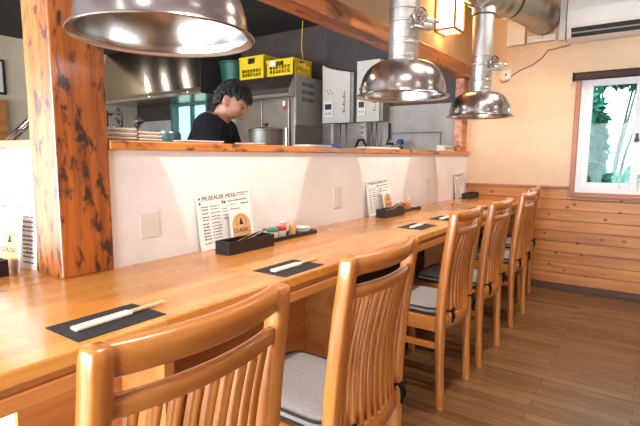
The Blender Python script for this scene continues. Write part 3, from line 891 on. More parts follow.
bm = B(); box(bm, XE-.013, XE-.009, 1.055, 1.09, 1.735, 1.785, .001); obj('plug', bm, 'white_plastic', sw)
bm = B(); box(bm, XE-.016, XE-.012, 1.066, 1.078, 1.750, 1.770); obj('hole', bm, 'black', sw)
bm = B()
cp = [(XE-.006, .60, 1.945), (XE-.006, .70, 1.93), (XE-.006, .76, 1.925), (XE-.006, .80, 1.87), (XE-.006, .87, 1.82), (XE-.006, .96, 1.79), (XE-.006, 1.02, 1.755), (XE-.006, 1.06, 1.71), (XE-.006, 1.10, 1.70), (XE-.008, 1.12, 1.73)]
tube(bm, cp, .0045, 6); tag(obj('cable', bm, 'cable', smooth='all'), 'thin brown cable running down the end wall from the air conditioner to the socket', 'cable')
# crazing on the plaster: faint vertical repair marks
lp = thing('wall_lantern', 'glowing square paper lantern on the cream wall above the beam', 'lamp', (3.36, YW-.0015, 1.975))
LW, LD, LH = .20, .155, .34
bm = B(); box(bm, .012, LW-.012, -LD+.012, -.003, .012, LH); obj('paper_shade', bm, 'lantern', lp)
bm = B()
for x in (0, LW-.014):
    for y in (-LD, -.014): box(bm, x, x+.014, y, y+.014, 0, LH+.014)
for z in (0, LH):
    for y in (-LD, -.014): box(bm, .014, LW-.014, y, y+.014, z, z+.014)
    for x in (0, LW-.014): box(bm, x, x+.014, -LD+.014, -.014, z, z+.014)
obj('frame', bm, 'lampwood', lp)

# ------------------------------------------------------------------ kitchen
# upright refrigerator / dish cabinet, front faces -X
FX, FY0, FY1, FT = 3.74, 2.945, 3.77, 1.872
fr = thing('kitchen_cabinet_fridge', 'tall stainless steel kitchen fridge under the yellow crates', 'refrigerator', (0, 0, 0))
bm = B(); box(bm, FX, XE-.02, FY0+.004, FY1, .0, FT-.002, .004); obj('body', bm, 'ksteel', fr)
bm = B(); extrude_poly(bm, [(FX-.001, FY0, FT), (FX-.02, FY0, FT), (FX-.09, FY0, 1.735), (FX-.09, FY0, 1.655), (FX-.001, FY0, 1.655)], (0, FY1-FY0, 0)); obj('fascia', bm, 'ksteel', fr)
bm = B(); box(bm, FX-.094, FX-.0905, FY0+.01, FY1-.02, 1.685, 1.735); obj('dark_strip', bm, 'kdark', fr)
bm = B(); box(bm, FX-.03, FX-.001, FY0+.06, FY1-.42, .2, 1.64, .004); dr = obj('door', bm, 'ksteel', fr)
bm = B(); box(bm, FX-.03, FX-.001, FY1-.41, FY1-.02, .2, 1.64, .004); obj('door', bm, 'ksteel', fr)
bm = B(); tube(bm, [(FX-.05, FY0+.075, .9), (FX-.05, FY0+.075, 1.35)], .009, 8); box(bm, FX-.05, FX-.03, FY0+.07, FY0+.08, .92, .935); box(bm, FX-.05, FX-.03, FY0+.07, FY0+.08, 1.31, 1.325); obj('handle', bm, 'chrome', dr)
bm = B(); box(bm, FX-.033, FX-.0305, FY0+.085, FY0+.125, 1.535, 1.595); obj('sticker', bm, 'red', dr)
bm = B(); box(bm, FX-.034, FX-.0305, FY0+.10, FY0+.135, 1.57, 1.62); obj('white_sticker', bm, 'paper', dr)
bm = B(); box(bm, FX, XE-.06, FY0-.012, FY0+.003, 1.38, FT-.004, .003); sp_ = obj('side_panel', bm, 'grey_plastic', fr)
for i in range(3):
    bm = B()
    for j in range(6):
        x = FX+.10+j*.036; z = 1.79-.075*i
        box(bm, x, x+.018, FY0-.0135, FY0-.011, z-.02, z+.02)
    obj('vent', bm, 'dark_louvre', sp_)

def make_crate(label, L, W, H):
    """open crate, L along y, W along x, base z0"""
    t = thing('plastic_crate', label, 'crate', group='yellow crates on the fridge')
    w = .008
    def side(bm, length):
        # panel in xz plane, y 0..w, with grid slots in the lower half and hand hole on top
        hole = .05
        box(bm, 0, length, 0, w, 0, .03); (box(bm, 0, length, 0, w, .105, H-.075) if H > .19 else None)
        hb = max(.105, H-.075); box(bm, 0, length/2-hole, 0, w, hb, H-.02); box(bm, length/2+hole, length, 0, w, hb, H-.02)
        box(bm, 0, length, -.006, w, H-.02, H, .002)
        box(bm, 0, .045, 0, w, .03, .105); box(bm, length-.045, length, 0, w, .03, .105)
        n = 7
        for k in range(1, n):
            x = .045+(length-.09)*k/n; box(bm, x-.005, x+.005, 0, w, .03, .105)
        box(bm, .045, length-.045, 0, w, .062, .070)
    def add(mat4, length):
        b = B(); side(b, length); b.transform(mat4); me = bpy.data.meshes.new('s'); b.to_mesh(me); b.free(); return me
    for nm, mt, ln in (('end_panel', Matrix.Translation((0, L, 0)) @ Matrix.Rotation(-PI/2, 4, 'Z'), L), ('end_panel', Matrix.Translation((W, 0, 0)) @ Matrix.Rotation(PI/2, 4, 'Z'), L),
                       ('side_panel', Matrix.Identity(4), W), ('side_panel', Matrix.Translation((W, L, 0)) @ Matrix.Rotation(PI, 4, 'Z'), W)):
        obj(nm, add(mt, ln), 'yellow', t)
    bm = B(); box(bm, w, W-w, w, L-w, 0, .006); obj('bottom', bm, 'yellow', t)
    return t
c1 = make_crate('deeper yellow plastic crate on the fridge, left one of the pair', .355, .30, .235); c1.location = (FX+.0, 3.352, FT+.001)
c2 = make_crate('shallower yellow plastic crate on the fridge, right one of the pair', .355, .30, .165); c2.location = (FX+.0, 2.965, FT+.001)
bm = B(); box(bm, -.0062, -.0075, .235, .30, .10, .155); obj('paper_tag', bm, 'paper', c2)
bm = B(); tube(bm, [(FX+.20, 3.0, FT+.17), (FX+.20, 3.02, FT+.30), (FX+.22, 3.02, ZC-.01)], .004, 5); tag(obj('yellow_cord', bm, 'yellow'), 'thin yellow cord hanging down to the right yellow crate', 'cord')
# green tubs on a wall shelf beside
bm = B(); box(bm, FX-.0, XE-.02, 3.78, 4.12, 1.78, 1.80, .002); tag(obj('wall_shelf', bm, 'ksteel'), 'steel wall shelf carrying green tubs between fridge and cooker hood', 'shelf')
def tub(loc, mat, label, s=1):
    bm = B(); lathe(bm, [(0, 0), (.12*s, 0), (.15*s, .26*s), (.16*s, .265*s), (.16*s, .28*s), (.145*s, .28*s), (.115*s, .01), (0, .01)], seg=24)
    o = tag(obj('plastic_tub', bm, mat, smooth=35), label, 'tub'); o.location = loc; return o
tub((FX+.19, 3.965, 1.801), 'green', 'green plastic tub on the kitchen shelf left of the yellow crates', 1.12)
# stock pot on worktop
pt = thing('prep_table', 'stainless steel kitchen worktop behind the cook', 'table', (2.9, 2.5, 0))
bm = B(); box(bm, 0, .42, 0, .95, .90, .94, .004); obj('tabletop', bm, 'ksteel', pt)
for x in (.02, .37):
    for y in (.02, .90):
        bm = B(); box(bm, x, x+.035, y, y+.035, 0, .90); obj('leg', bm, 'ksteel', pt)
po = thing('stock_pot', 'big steel stock pot with a lid in front of the fridge', 'pot', (3.11, 2.775, .941))
bm = B(); lathe(bm, [(0, 0), (.145, 0), (.15, .005), (.15, .345), (.155, .35), (.155, .36), (.147, .36), (.147, .01), (0, .01)], seg=36); obj('pot_body', bm, 'potsteel', po, smooth=35)
bm = B(); lathe(bm, [(.154, .361), (.150, .366), (.08, .378), (0, .382)], seg=36); ld = obj('lid', bm, 'potsteel', po, smooth=35)
bm = B(); lathe(bm, [(0, .382), (.012, .382), (.012, .395), (.026, .398), (.026, .412), (0, .415)], seg=16); obj('knob', bm, 'black', ld, smooth=35)

# cooker hood over the stoves, face towards -X, runs along Y
ck = thing('cooker_hood', 'large stainless cooker hood in the left of the kitchen', 'cooker hood', (0, 0, 0))
bm = B(); extrude_poly(bm, [(3.6, 4.17, 1.765), (XE-.005, 4.17, 1.765), (XE-.005, 4.17, ZC-.005), (3.78, 4.17, ZC-.005), (3.6, 4.17, 1.83)], (0, 2.11, 0)); obj('canopy', bm, 'hoodsteel', ck)
bm = B(); box(bm, 3.585, 3.60, 4.16, 6.28, 1.755, 1.785, .003); obj('lip', bm, 'chrome', ck)
bm = B(); box(bm, 3.60, XE-.006, 4.162, 4.169, 1.77, ZC-.01); obj('end_panel', bm, 'kdark', ck)
# stove below
sv = thing('gas_range', 'dark gas range under the cooker hood', 'stove', (0, 0, 0))
bm = B(); box(bm, 3.55, XE-.03, 5.6, 6.26, 0, .85, .005); obj('body', bm, 'kdark', sv)
bm = B(); box(bm, 3.53, 3.549, 5.62, 6.24, .70, .82, .003); obj('control_panel', bm, 'ksteel', sv)
bm = B()
for y in (5.77, 6.08):
    ring = [(3.85+.1*math.cos(a), y+.1*math.sin(a), .862) for a in [2*PI*k/20 for k in range(22)]]; tube(bm, ring, .008, 6)
obj('burner', bm, 'black', sv)
# dark shelf unit with pots between post and window
su = thing('kitchen_rack', 'dark kitchen rack under the cooker hood, left of the small window', 'rack', (3.3, 5.55, 0))
for x in (0, .2):
    for y in (0, .68):
        bm = B(); box(bm, x, x+.02, y, y+.02, 0, 1.62); obj('upright', bm, 'black', su)
for z in (.5, 1.0, 1.58):
    bm = B(); box(bm, .0, .22, .021, .679, z, z+.015); obj('shelf', bm, 'kdark', su)

# worktop just behind the partition
wk = thing('kitchen_worktop', 'steel worktop on the kitchen side of the partition', 'worktop', (.95, 1.475, 0))
bm = B(); box(bm, 0, 3.15, 0, .27, .86, .90, .003); obj('top', bm, 'ksteel', wk)
for x in (.03, 1.5, 3.08):
    bm = B(); box(bm, x, x+.04, .17, .21, 0, .86); obj('leg', bm, 'ksteel', wk)

# water heaters on the kitchen end wall, fronts facing -X
def heater(y0, y1, z0, z1, d, label, notch):
    t = thing('water_heater', label, 'water heater', (XE-.001, y0, z0), group='water heaters on the kitchen wall')
    W, Hh = y1-y0, z1-z0
    bm = B(); box(bm, -d+.02, 0, -.03, W-.004, 0, Hh-.10 if notch else Hh-.004, .004); obj('back_box', bm, 'grey_plastic', t)
    bm = B()
    top = [(-d, W*(1-k/12), Hh-.10*(k/12)**.6*(1.0)+.02*math.sin(PI*k/12)*0) for k in range(13)] if notch else [(-d, W, Hh), (-d, 0, Hh)]
    extrude_poly(bm, [(-d, 0, 0.0), (-d, W, 0.0)]+top, (.02, 0, 0)); obj('front_cover', bm, 'heater_white', t)
    bm = B(); box(bm, -d-.012, -d-.0005, W*.58, W*.93, .06, .22, .004); cp_ = obj('control_panel', bm, 'white_plastic', t)
    bm = B(); box(bm, -d-.0135, -d-.0115, W*.64, W*.88, .135, .19); obj('screen', bm, 'black', cp_)
    bm = B(); 
    for k in range(3): box(bm, -d-.0135, -d-.0115, W*(.65+.08*k), W*(.70+.08*k), .085, .105)
    obj('buttons', bm, 'grey_plastic', cp_)
    bm = B(); rnd = random.Random(3)
    z = .1
    for k in range(9): box(bm, -d-.0015, -d-.0002, W*.16, W*.26-.01*(k % 3), z+k*.024, z+k*.024+.014)
    obj('print', bm, 'grey_ink', t); bm = B()
    for k in range(4): box(bm, -d-.0015, -d-.0002, W*.62+.02*k, W*.62+.02*k+.012, Hh-.30+.03*(k % 2), Hh-.285+.03*(k % 2))
    obj('print', bm, 'grey_ink', t)
    for k, (yy, r) in enumerate(((W*.8, .018), (W*.5, .008), (W*.28, .008))):
        bm = B(); tube(bm, [(-.07, yy, -.001), (-.07, yy, -.25), (-.07, yy-.03*k, -.34)], r, 10)
        obj('pipe', bm, 'white_plastic' if k == 0 else 'ksteel', t, smooth='all')
    return t
heater(2.515, 2.845, 1.412, 2.0, .16, 'tall white water heater with control panel, beside the fridge', True)
heater(2.185, 2.435, 1.412, 1.99, .16, 'white water heater behind the middle hood, right of the tall one', False)
# hoses, socket, tap, rack under the heaters
bm = B(); tube(bm, [(4.06, 2.43, 1.10), (4.06, 2.43, 1.18), (4.06, 2.40, 1.235), (4.06, 2.35, 1.235), (4.06, 2.32, 1.18), (4.06, 2.32, 1.10)], .014, 8)
tag(obj('hose', bm, 'hose', smooth='all'), 'black looped hose under the water heaters', 'hose')
bm = B(); tube(bm, [(4.2, 2.14, 1.40), (4.2, 2.14, 1.26), (4.19, 2.16, 1.20), (4.17, 2.02, 1.20), (4.16, 1.98, 1.16), (4.16, 1.98, 1.0)], .011, 8)
tag(obj('hose', bm, 'hose', smooth='all'), 'dark curved pipe right of the water heaters leading to the tap', 'pipe')
tp = thing('tap', 'steel kitchen tap with a blue handle', 'tap', (4.1, 1.97, .925))
bm = B(); tube(bm, [(0, 0, 0), (0, 0, .22), (-.02, 0, .26), (-.10, 0, .27), (-.13, 0, .25)], .014, 10); obj('spout', bm, 'chrome', tp, smooth='all')
bm = B(); lathe(bm, [(0, .262), (.030, .262), (.034, .285), (.026, .31), (0, .315)], seg=12); obj('handle', bm, 'blue', tp, smooth=35)
sk = thing('kitchen_sink', 'steel sink unit at the kitchen end wall', 'sink', (3.9, 1.82, 0))
bm = B(); box(bm, 0, .32, 0, .75, .80, .92, .006); obj('basin', bm, 'ksteel', sk)
for x in (.02, .27):
    for y in (.02, .70):
        bm = B(); box(bm, x, x+.03, y, y+.03, 0, .80); obj('leg', bm, 'ksteel', sk)
bm = B()
for p in ([(4.21, 2.12, 1.05), (4.21, 2.12, 1.30), (4.21, 1.62, 1.30), (4.21, 1.62, 1.05)],):
    tube(bm, p, .005, 6)
tube(bm, [(4.205, 2.12, 1.08), (4.205, 1.62, 1.08)], .005, 6)
tag(obj('wire_rail', bm, 'ksteel'), 'thin wire frame on the grey kitchen wall above the tap', 'rail')
bm = B(); box(bm, 4.2, XE-.001, 2.41, 2.455, 1.28, 1.40, .003); so = tag(obj('power_socket', bm, 'white_plastic'), 'small white socket with plugs under the water heaters', 'socket')
bm = B(); box(bm, 4.185, 4.2, 2.42, 2.445, 1.30, 1.33); box(bm, 4.185, 4.2, 2.42, 2.445, 1.35, 1.38); obj('plug', bm, 'grey_plastic', so)
# dark panels on the kitchen upper wall
bm = B(); box(bm, XE-.012, XE-.001, 1.47, 2.05, 1.56, ZC-.002); box(bm, XE-.014, XE-.001, 2.055, 2.9, 2.02, ZC-.002); S('trim_3', bm, 'kdark')

# things on the ledge
def tray_stack(x0, x1, y0, y1, n, h, label, name='plate_stack', base=None):
    for k in range(n):
        bm = B(); z = ZL1+.0005+k*h
        dx = .002*(k % 2)
        e = .012
        vs = []
        lo = [(x0+e+dx, y0+e), (x1-e+dx, y0+e), (x1-e+dx, y1-e), (x0+e+dx, y1-e)]; hi = [(x0+dx, y0), (x1+dx, y0), (x1+dx, y1), (x0+dx, y1)]
        a = [bm.verts.new((x, y, z)) for x, y in lo]; b = [bm.verts.new((x, y, z+h*.55)) for x, y in hi]; c = [bm.verts.new((x, y, z+h*.9)) for x, y in hi]
        for p, q in ((a, b), (b, c)):
            for i in range(4): bm.faces.new((p[i], p[(i+1) % 4], q[(i+1) % 4], q[i]))
        bm.faces.new(a[::-1]); bm.faces.new(c)
        pos = {0: 'lowest', n-1: 'topmost'}.get(k, ['', 'second', 'third', 'fourth'][k] if k else '')
        if n == 1: pos = ''
        tag(obj('serving_plate', bm, 'white_plastic'), (pos+' white rectangular plate of '+label).strip() if n > 1 else label, 'plate', 'white plates on the ledge')
tray_stack(.835, .948, 1.42, 1.53, 3, .0145, 'the stack on the ledge right beside the thick post')
tray_stack(.962, 1.055, 1.43, 1.53, 3, .012, 'the lower stack on the ledge, second from the thick post')
tray_stack(1.17, 1.36, 1.44, 1.52, 1, .013, 'long flat white plate on the ledge in front of the cook')
tray_stack(1.50, 1.61, 1.44, 1.52, 1, .011, 'small flat white plate on the ledge right of the cook')
bm = B(); box(bm, 2.55, 2.95, 1.42, 1.53, ZL1+.0005, ZL1+.012, .005); tag(obj('folded_towel', bm, 'paper'), 'white folded cloth on the ledge below the water heaters', 'towel')
bm = B(); box(bm, 2.16, 2.26, 1.45, 1.52, ZL1+.0005, ZL1+.022, .006); tag(obj('blue_packet', bm, 'blue'), 'small blue packet on the ledge below the tall water heater', 'packet')
bm = B(); box(bm, 1.93, 2.14, 1.43, 1.53, ZL1+.0005, ZL1+.012, .004); tag(obj('paper_pad', bm, 'paper'), 'flat white paper pad on the ledge beside the blue packet', 'paper')
gp = thing('striped_packet', 'white packet with green zigzags at the far right end of the ledge', 'packet', (3.86, 1.45, ZL1+.0005))
bm = B(); box(bm, 0, .24, 0, .07, 0, .050, .006); obj('wrapper', bm, 'white_plastic', gp)
bm = B()
zz = [(x, -.0015, .012 if k % 2 else .042) for k, x in enumerate([.02+.2*j/10 for j in range(11)])]
tube(bm, zz, .0025, 4); obj('zigzag', bm, 'jar_green', gp)
# utensils on the worktop
uh = thing('utensil_pot', 'round steel pot holding ladles and whisks, behind the plates by the thick post', 'utensil pot', (1.02, 1.645, .9005))
bm = B(); lathe(bm, [(0, 0), (.06, 0), (.062, .18), (.058, .18), (.056, .01), (0, .01)], seg=20); obj('pot_body', bm, 'ksteel', uh, smooth=35)
for k in range(6):
    a = k*1.05; bm = B(); p0 = Vector((.03*math.cos(a), .03*math.sin(a), .02)); p1 = Vector((.085*math.cos(a), .085*math.sin(a), .27+.015*(k % 3)))
    tube(bm, [p0, p1], .004, 6)
    if k % 2: lathe(bm, [(0, -.012), (.014, -.008), (.018, 0), (.014, .006), (0, .006)], p1, 12)
    else:
        for j in range(4):
            b_ = j*PI/4; d = Vector((math.cos(b_), math.sin(b_), 0))*.018
            tube(bm, [p1, p1+d+Vector((0,0,.03)), p1+Vector((0,0,.06)), p1-d+Vector((0,0,.03)), p1], .0012, 4)
    obj('utensil', bm, 'darksteel', uh, smooth='all')
bm = B(); lathe(bm, [(0, 0), (.075, 0), (.08, .01), (.08, .26), (.075, .27), (0, .272)], (1.215, 1.655, .9005), 28)
ca = tag(obj('canister', bm, 'teal', smooth=35), 'teal tinted metal canister behind the plates on the ledge', 'canister')
# far left kitchen wall: picture and cupboard
pf = thing('framed_picture', 'black framed notice on the beige wall at the left edge', 'picture', (2.2, YB-.002, 1.77))
bm = B()
box(bm, 0, .30, -.02, 0, 0, .025); box(bm, 0, .30, -.02, 0, .375, .40); box(bm, 0, .025, -.02, 0, .025, .375); box(bm, .275, .30, -.02, 0, .025, .375); obj('frame', bm, 'black', pf)
bm = B(); box(bm, .025, .275, -.008, -.001, .025, .375); obj('sheet', bm, 'paper', pf)
bm = B(); box(bm, 1.9, 2.47, YB-.06, YB-.001, 0, 1.70, .004); cb = tag(obj('wooden_cupboard', bm, 'panel_x'), 'orange wooden cupboard at the left edge below the framed notice', 'cupboard')
bm = B(); box(bm, 2.40, 2.42, YB-.075, YB-.061, .9, 1.05); obj('handle', bm, 'black', cb)
bm = B(); box(bm, .90, 1.10, 2.42, 2.60, 0, 1.06, .01); mc = tag(obj('kitchen_machine', bm, 'grey_plastic', smooth=35), 'grey kitchen machine with a tilted arm, behind the ledge left of the thick post', 'machine')
bm = B(); tube(bm, [(.94, 2.5, 1.055), (.97, 2.5, 1.12), (1.085, 2.5, 1.235)], .018, 8); obj('arm', bm, 'steel', mc, smooth='all')

# ------------------------------------------------------------------ the cook
def bake(o):
    dg = bpy.context.evaluated_depsgraph_get(); me = bpy.data.meshes.new_from_object(o.evaluated_get(dg)); bpy.data.objects.remove(o); return me
def skin(vs, es, rad, root=0, sub=2):
    me = bpy.data.meshes.new('sk'); me.from_pydata(vs, es, []); o = bpy.data.objects.new('sk', me); COL.objects.link(o)
    md = o.modifiers.new('s', 'SKIN'); md.use_smooth_shade = True
    for i, r in enumerate(rad):
        d = me.skin_vertices[0].data[i]; d.radius = r if isinstance(r, tuple) else (r, r); d.use_root = (i == root)
    s = o.modifiers.new('b', 'SUBSURF'); s.levels = sub; s.render_levels = sub
    return bake(o)
def remesh(meshes, vox, smooth=3):
    bm = B()
    for m in meshes: bm.from_mesh(m)
    me = bpy.data.meshes.new('r'); bm.to_mesh(me); bm.free()
    o = bpy.data.objects.new('r', me); COL.objects.link(o)
    r = o.modifiers.new('r', 'REMESH'); r.mode = 'VOXEL'; r.voxel_size = vox
    if smooth:
        s = o.modifiers.new('s', 'SMOOTH'); s.iterations = smooth; s.factor = .5
    return bake(o)

# local frame: +X is the way he faces, +Y his left, z up; he bends forward a little
_SPH = None
def blob(path, rad, out):
    """overlapping ellipsoids along a joint path, radii (x, y) per joint, into bmesh out"""
    global _SPH
    if _SPH is None:
        b = B(); bmesh.ops.create_uvsphere(b, u_segments=18, v_segments=12, radius=1); _SPH = bpy.data.meshes.new('sph'); b.to_mesh(_SPH); b.free()
    for (p, r), (q, t) in zip(zip(path, rad), zip(path[1:], rad[1:])):
        p, q = Vector(p), Vector(q); r = r if isinstance(r, tuple) else (r, r); t = t if isinstance(t, tuple) else (t, t)
        n = max(2, int((q-p).length/(min(min(r), min(t))*.25)))
        for k in range(n+1):
            f = k/n; c = p.lerp(q, f); rx = r[0]+(t[0]-r[0])*f; ry = r[1]+(t[1]-r[1])*f
            me = _SPH.copy(); me.transform(Matrix.Translation(c) @ Matrix.Diagonal((rx, ry, min(rx, ry), 1))); out.from_mesh(me); bpy.data.meshes.remove(me)
def asmesh(bm):
    me = bpy.data.meshes.new('m'); bm.to_mesh(me); bm.free(); return me
ARM = [(.02, .10, 1.285), (.03, .172, 1.262), (.075, .232, 1.10), (.10, .245, 1.005), (.20, .20, 1.0), (.30, .145, 1.0)]
LEG = [(-.10, .07, .86), (-.08, .09, .80), (-.06, .10, .62), (-.04, .105, .46), (-.05, .11, .25), (-.07, .11, .09), (-.06, .11, .05), (.08, .125, .035)]
SPINE = [(-.10, 0, .88), (-.075, 0, 1.0), (-.03, 0, 1.14), (.005, 0, 1.235), (.03, 0, 1.29)]
flip = lambda P, s: [(x, y*s, z) for x, y, z in P]
bmb = B()
blob(SPINE, [(.115, .155), (.10, .14), (.105, .155), (.095, .145), (.06, .085)], bmb)
blob([(.03, 0, 1.28), (.065, 0, 1.33), (.105, 0, 1.39)], [.058, .052, .054], bmb)
for s in (-1, 1):
    blob(flip(ARM, s), [.066, .060, .046, .042, .040, .027], bmb)
    blob(flip(LEG, s), [.10, .095, .08, .058, .054, .04, .045, .032], bmb)
    blob([(.30, .145*s, 1.0), (.335, .130*s, .997), (.365, .116*s, .988)], [(.024, .024), (.020, .034), (.014, .036)], bmb)
    for k, (dy, L) in enumerate(((-.030, .060), (-.010, .070), (.010, .066), (.030, .050))):
        b0 = Vector((.362, .115*s+dy, .986)); f = Vector((1, -.12*s, 0)).normalized()
        blob([b0, b0+f*L*.45+Vector((0,0,.002)), b0+f*L*.75+Vector((0,0,-.012)), b0+f*L*.92+Vector((0,0,-.030))], [.009, .0085, .008, .007], bmb)
    b0 = Vector((.330, .100*s, .994))
    blob([b0, b0+Vector((.03, -.030*s, -.004)), b0+Vector((.055, -.034*s, -.016))], [.012, .0105, .0085], bmb)

def head_mesh():
    bm = B(); bmesh.ops.create_uvsphere(bm, u_segments=48, v_segments=36, radius=1)
    for v in bm.verts:
        x, y, z = v.co
        # skull
        X = x*.098; Y = y*.076; Z = z*.118
        if z < 0:
            t = -z; X *= 1-.18*t*t; Y *= 1-.34*t**1.5
            if x < 0: X *= 1-.35*t
        if x > 0: Y *= 1-.12*x*x
        v.co = (X, Y, Z)
    def push(c, r, d):
        c = Vector(c)
        for v in bm.verts:
            q = (v.co-c).length
            if q < r:
                w = (1-(q/r)**2)**2; v.co += Vector(d)*w
    for s in (-1, 1):
        push((.085, .032*s, .005), .028, (-.010, 0, 0)); push((.090, .034*s, .026), .025, (.005, 0, 0)); push((.075, .05*s, -.025), .03, (.004, .003*s, 0))
        push((.083, .032*s, .003), .014, (.006, 0, 0))
    push((.098, 0, -.02), .022, (.012, 0, 0)); push((.102, 0, -.030), .017, (.014, 0, -.002)); push((.097, 0, .0), .018, (.008, 0, 0))
    push((.088, 0, -.062), .022, (.008, 0, 0)); push((.085, 0, -.098), .03, (.012, 0, -.002)); push((.088, 0, -.079), .012, (-.004, 0, 0))
    for s in (-1, 1): push((.04, .055*s, -.085), .05, (0, .004*s, 0))
    me = bpy.data.meshes.new('h'); bm.to_mesh(me); bm.free(); return me
def ear_mesh(s):
    bm = B(); bmesh.ops.create_uvsphere(bm, u_segments=16, v_segments=12, radius=1)
    for v in bm.verts:
        x, y, z = v.co; d = max(0, 1-(x*x+z*z)*1.6)
        v.co = Vector((x*.023-.010-.005*z, s*(.080+y*.014-.003*d*(1 if y*1 > 0 else 0)-x*.012), z*.036-.012))
    me = bpy.data.meshes.new('e'); bm.to_mesh(me); bm.free(); return me
HEADM = Matrix.Translation((.135, 0, 1.418)) @ Matrix.Rotation(math.radians(30), 4, 'Y') @ Matrix.Scale(.95, 4)
hm = head_mesh(); e1 = ear_mesh(1); e2 = ear_mesh(-1)
for m_ in (hm, e1, e2): m_.transform(HEADM)
bodym = remesh([asmesh(bmb), hm, e1, e2], .006, 3)
MAN = thing('person', 'person with black hair and a black t-shirt looking down at work in the kitchen', 'person', (0, 0, 0))
body_o = obj('body', bodym, 'skin', MAN, smooth='all')
# clothes
bm = B()
blob(SPINE[:4]+[(.022, 0, 1.272)], [(.132, .172), (.116, .156), (.121, .170), (.112, .160), (.082, .108)], bm)
for s in (-1, 1): blob(flip([(.015, .09, 1.275), (.03, .172, 1.258), (.062, .215, 1.15)], s), [.078, .074, .064], bm)
obj('t_shirt', remesh([asmesh(bm)], .008, 4), 'tee', MAN, smooth='all')
bm = B()
blob([(-.10, 0, .90), (-.10, 0, .84)], [(.128, .166), (.128, .162)], bm)
for s in (-1, 1): blob(flip(LEG[:6], s), [.115, .11, .095, .076, .070, .060], bm)
obj('trousers', remesh([asmesh(bm)], .01, 3), 'trousers', MAN, smooth='all')
for s in (-1, 1):
    bm = B(); blob([(-.09, .11*s, .05), (-.03, .115*s, .05), (.09, .128*s, .042)], [.05, .05, .040], bm)
    obj('shoe', remesh([asmesh(bm)], .008, 2), 'shoe', MAN, smooth='all')
# hair: cap plus locks
def hair():
    bm = B(); rnd = random.Random(11)
    bmesh.ops.create_uvsphere(bm, u_segments=40, v_segments=30, radius=1)
    dele = []
    for v in bm.verts:
        x, y, z = v.co
        low = .02+(.33 if x > .3 else 0)-(.45 if x < -.3 else 0)
        if z < low: dele.append(v)
        v.co = (x*.108-.006, y*.086, z*.126+.004)
    bmesh.ops.delete(bm, geom=dele, context='VERTS')
    me = bpy.data.meshes.new('hc'); bm.to_mesh(me); bm.free()
    bm = B(); bm.from_mesh(me)
    for k in range(900):
        z = rnd.uniform(-.3, 1); a = rnd.uniform(0, 2*PI); rxy = math.sqrt(max(0, 1-z*z)); x, y = rxy*math.cos(a), rxy*math.sin(a)
        if x > .40 and z < .48: continue
        if abs(y) > .55 and z < .22 and -.45 < x: continue
        nrm = Vector((x, y, z)).normalized()
        d = nrm-Vector((-.45, .1, .9)); d = (d-nrm*d.dot(nrm)).normalized()
        d = (d+Vector((rnd.uniform(-.35, .35), rnd.uniform(-.35, .35), rnd.uniform(-.3, .1)))); d = (d-nrm*d.dot(nrm)).normalized()
        L = rnd.uniform(.03, .055)*(.55 if abs(y) > .45 and x > -.5 and z < .6 else 1); lift = rnd.uniform(.001, .008)
        def surf(u):
            q = (nrm+d*u/.1).normalized(); return Vector((q.x*.107-.006, q.y*.086, q.z*.125+.004)), q
        q = []
        for j, h in enumerate((-.001, lift, lift*1.2, lift*.5)):
            p, n_ = surf(L*j/3*1.1); q.append(p+n_*h)
        tube(bm, q, [.0045, .0050, .0038, .0008], 4)
    bm.transform(HEADM); return bm
obj('hair', hair(), 'hair', MAN, smooth='all')
bm = B()
for s in (-1, 1):
    tube(bm, [HEADM @ Vector(p) for p in ((.087, .018*s, .000), (.090, .028*s, -.004), (.087, .040*s, -.003), (.081, .047*s, .001))], [.0012, .0022, .0022, .001], 6)
obj('eyelashes', bm, 'eye', MAN, smooth='all')
bm = B(); tube(bm, [HEADM @ Vector(p) for p in ((.086, .022, -.075), (.0945, .010, -.0735), (.096, 0, -.0725), (.0945, -.010, -.0735), (.086, -.022, -.075))], [.001, .0035, .004, .0035, .001], 6)
obj('lips', bm, 'lip', MAN, smooth='all')
MAN.location = (1.892, 2.105, 0); MAN.rotation_euler = (0, 0, math.radians(-62)); MAN.scale = (.98, .98, .975)

# ------------------------------------------------------------------ lights
def area(name, loc, sx, sy, power, col, rot=(0, 0, 0)):
    l = bpy.data.lights.new(name, 'AREA'); l.shape = 'RECTANGLE'; l.size = sx; l.size_y = sy; l.energy = power; l.color = col
    o = bpy.data.objects.new(name, l); COL.objects.link(o); o.location = loc; o.rotation_euler = rot; return o
WARM = (1, .87, .77); NEU = (1, .92, .84)
for x in (-.9, .9, 2.7):
    for y in (-1.6, .1):
        area('ceiling_lamp', (x, y, ZC-.02), .40, .40, 9, WARM)
for x, y, p in ((1.6, 2.6, 8), (2.9, 2.0, 12), (2.4, 4.3, 9)):
    area('kitchen_lamp', (x, y, ZC-.02), .6, .2, p, NEU)
for y in (5.3, 5.75, 6.17):
    l = bpy.data.lights.new('hood_bulb', 'POINT'); l.energy = 4; l.color = NEU; l.shadow_soft_size = .012
    o = bpy.data.objects.new('hood_bulb', l); COL.objects.link(o); o.location = (3.12, y, 2.43)
# spot bulbs above the counter that make the row of small highlights
for x in (.72, 2.10, 3.45):
    l = bpy.data.lights.new('counter_spot', 'SPOT'); l.energy = 140; l.color = WARM; l.spot_size = math.radians(100); l.spot_blend = .6; l.shadow_soft_size = .03
    o = bpy.data.objects.new('counter_spot', l); COL.objects.link(o); o.location = (x, .35, ZC-.03); o.rotation_euler = (math.radians(18), 0, 0)
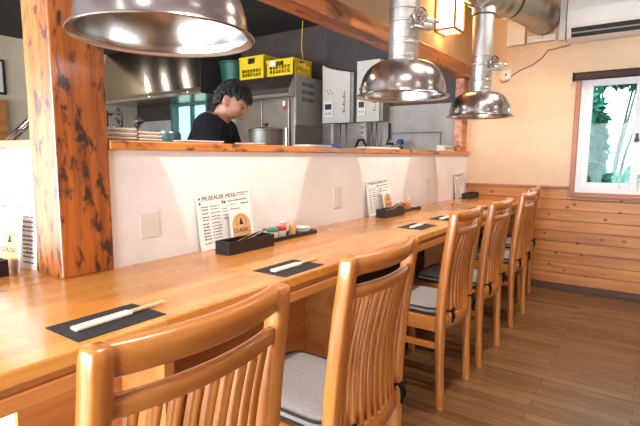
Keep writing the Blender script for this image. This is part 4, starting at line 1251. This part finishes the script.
# daylight portals at the windows
def portal(loc, sx, sy, rot):
    o = area('window_portal', loc, sx, sy, 1, (1, 1, 1), rot); o.data.cycles.is_portal = True
portal((XL-.12, (LY0+LY1)/2, (LZ0+LZ1)/2), LZ1-LZ0, LY1-LY0, (0, -PI/2, 0))
portal((XE+.14, (WY0+WY1)/2, (WZ0+WZ1)/2), WZ1-WZ0, WY1-WY0, (0, PI/2, 0))
portal((XE+.14, (KY0+KY1)/2, (KZ0+KZ1)/2), KZ1-KZ0, KY1-KY0, (0, PI/2, 0))

w = bpy.data.worlds.new('World'); SC.world = w; w.use_nodes = True
nt = w.node_tree; nt.nodes.clear()
out = nt.nodes.new('ShaderNodeOutputWorld'); bg = nt.nodes.new('ShaderNodeBackground')
bg.inputs[0].default_value = (.84, .93, 1, 1)
# hazy sky, much brighter towards the side where the veiled sun stands (behind the camera)
tc = nt.nodes.new('ShaderNodeTexCoord'); vm = nt.nodes.new('ShaderNodeVectorMath'); vm.operation = 'DOT_PRODUCT'
sun = Vector((-.85, .46, .12)).normalized(); vm.inputs[1].default_value = sun
nt.links.new(tc.outputs['Generated'], vm.inputs[0])
mr = nt.nodes.new('ShaderNodeMapRange'); mr.interpolation_type = 'SMOOTHSTEP'
for k, v in (('From Min', -.1), ('From Max', 1.0), ('To Min', 2.5), ('To Max', 38.0)): mr.inputs[k].default_value = v
nt.links.new(vm.outputs['Value'], mr.inputs[0]); nt.links.new(mr.outputs[0], bg.inputs[1])
nt.links.new(bg.outputs[0], out.inputs[0])

# ------------------------------------------------------------------ camera
def camera():
    yaw, pitch, roll = math.radians(35.2002), math.radians(6.8874), math.radians(.28676)
    cy, sy, cp, sp = math.cos(yaw), math.sin(yaw), math.cos(pitch), math.sin(pitch)
    f = Vector((cy*cp, sy*cp, -sp)); r = Vector((sy, -cy, 0)); u = r.cross(f)
    r2 = r*math.cos(roll)+u*math.sin(roll); u2 = -r*math.sin(roll)+u*math.cos(roll)
    cam = bpy.data.cameras.new('Camera'); cam.sensor_width = 36; cam.lens = 470.93/640*36; cam.clip_start = .02
    o = bpy.data.objects.new('Camera', cam); COL.objects.link(o)
    m = Matrix((r2, u2, -f)).transposed().to_4x4(); m.translation = (0, 0, 1.075); o.matrix_world = m
    SC.camera = o
camera()
vs_ = SC.view_settings
SC.display_settings.display_device = 'sRGB'
vs_.view_transform = 'Standard'; vs_.look = 'None'; vs_.gamma = 1; vs_.use_curve_mapping = False; vs_.exposure = -0.74
SC.cycles.use_denoising = True
SC.cycles.max_bounces = 8
SC.cycles.sample_clamp_indirect = 8
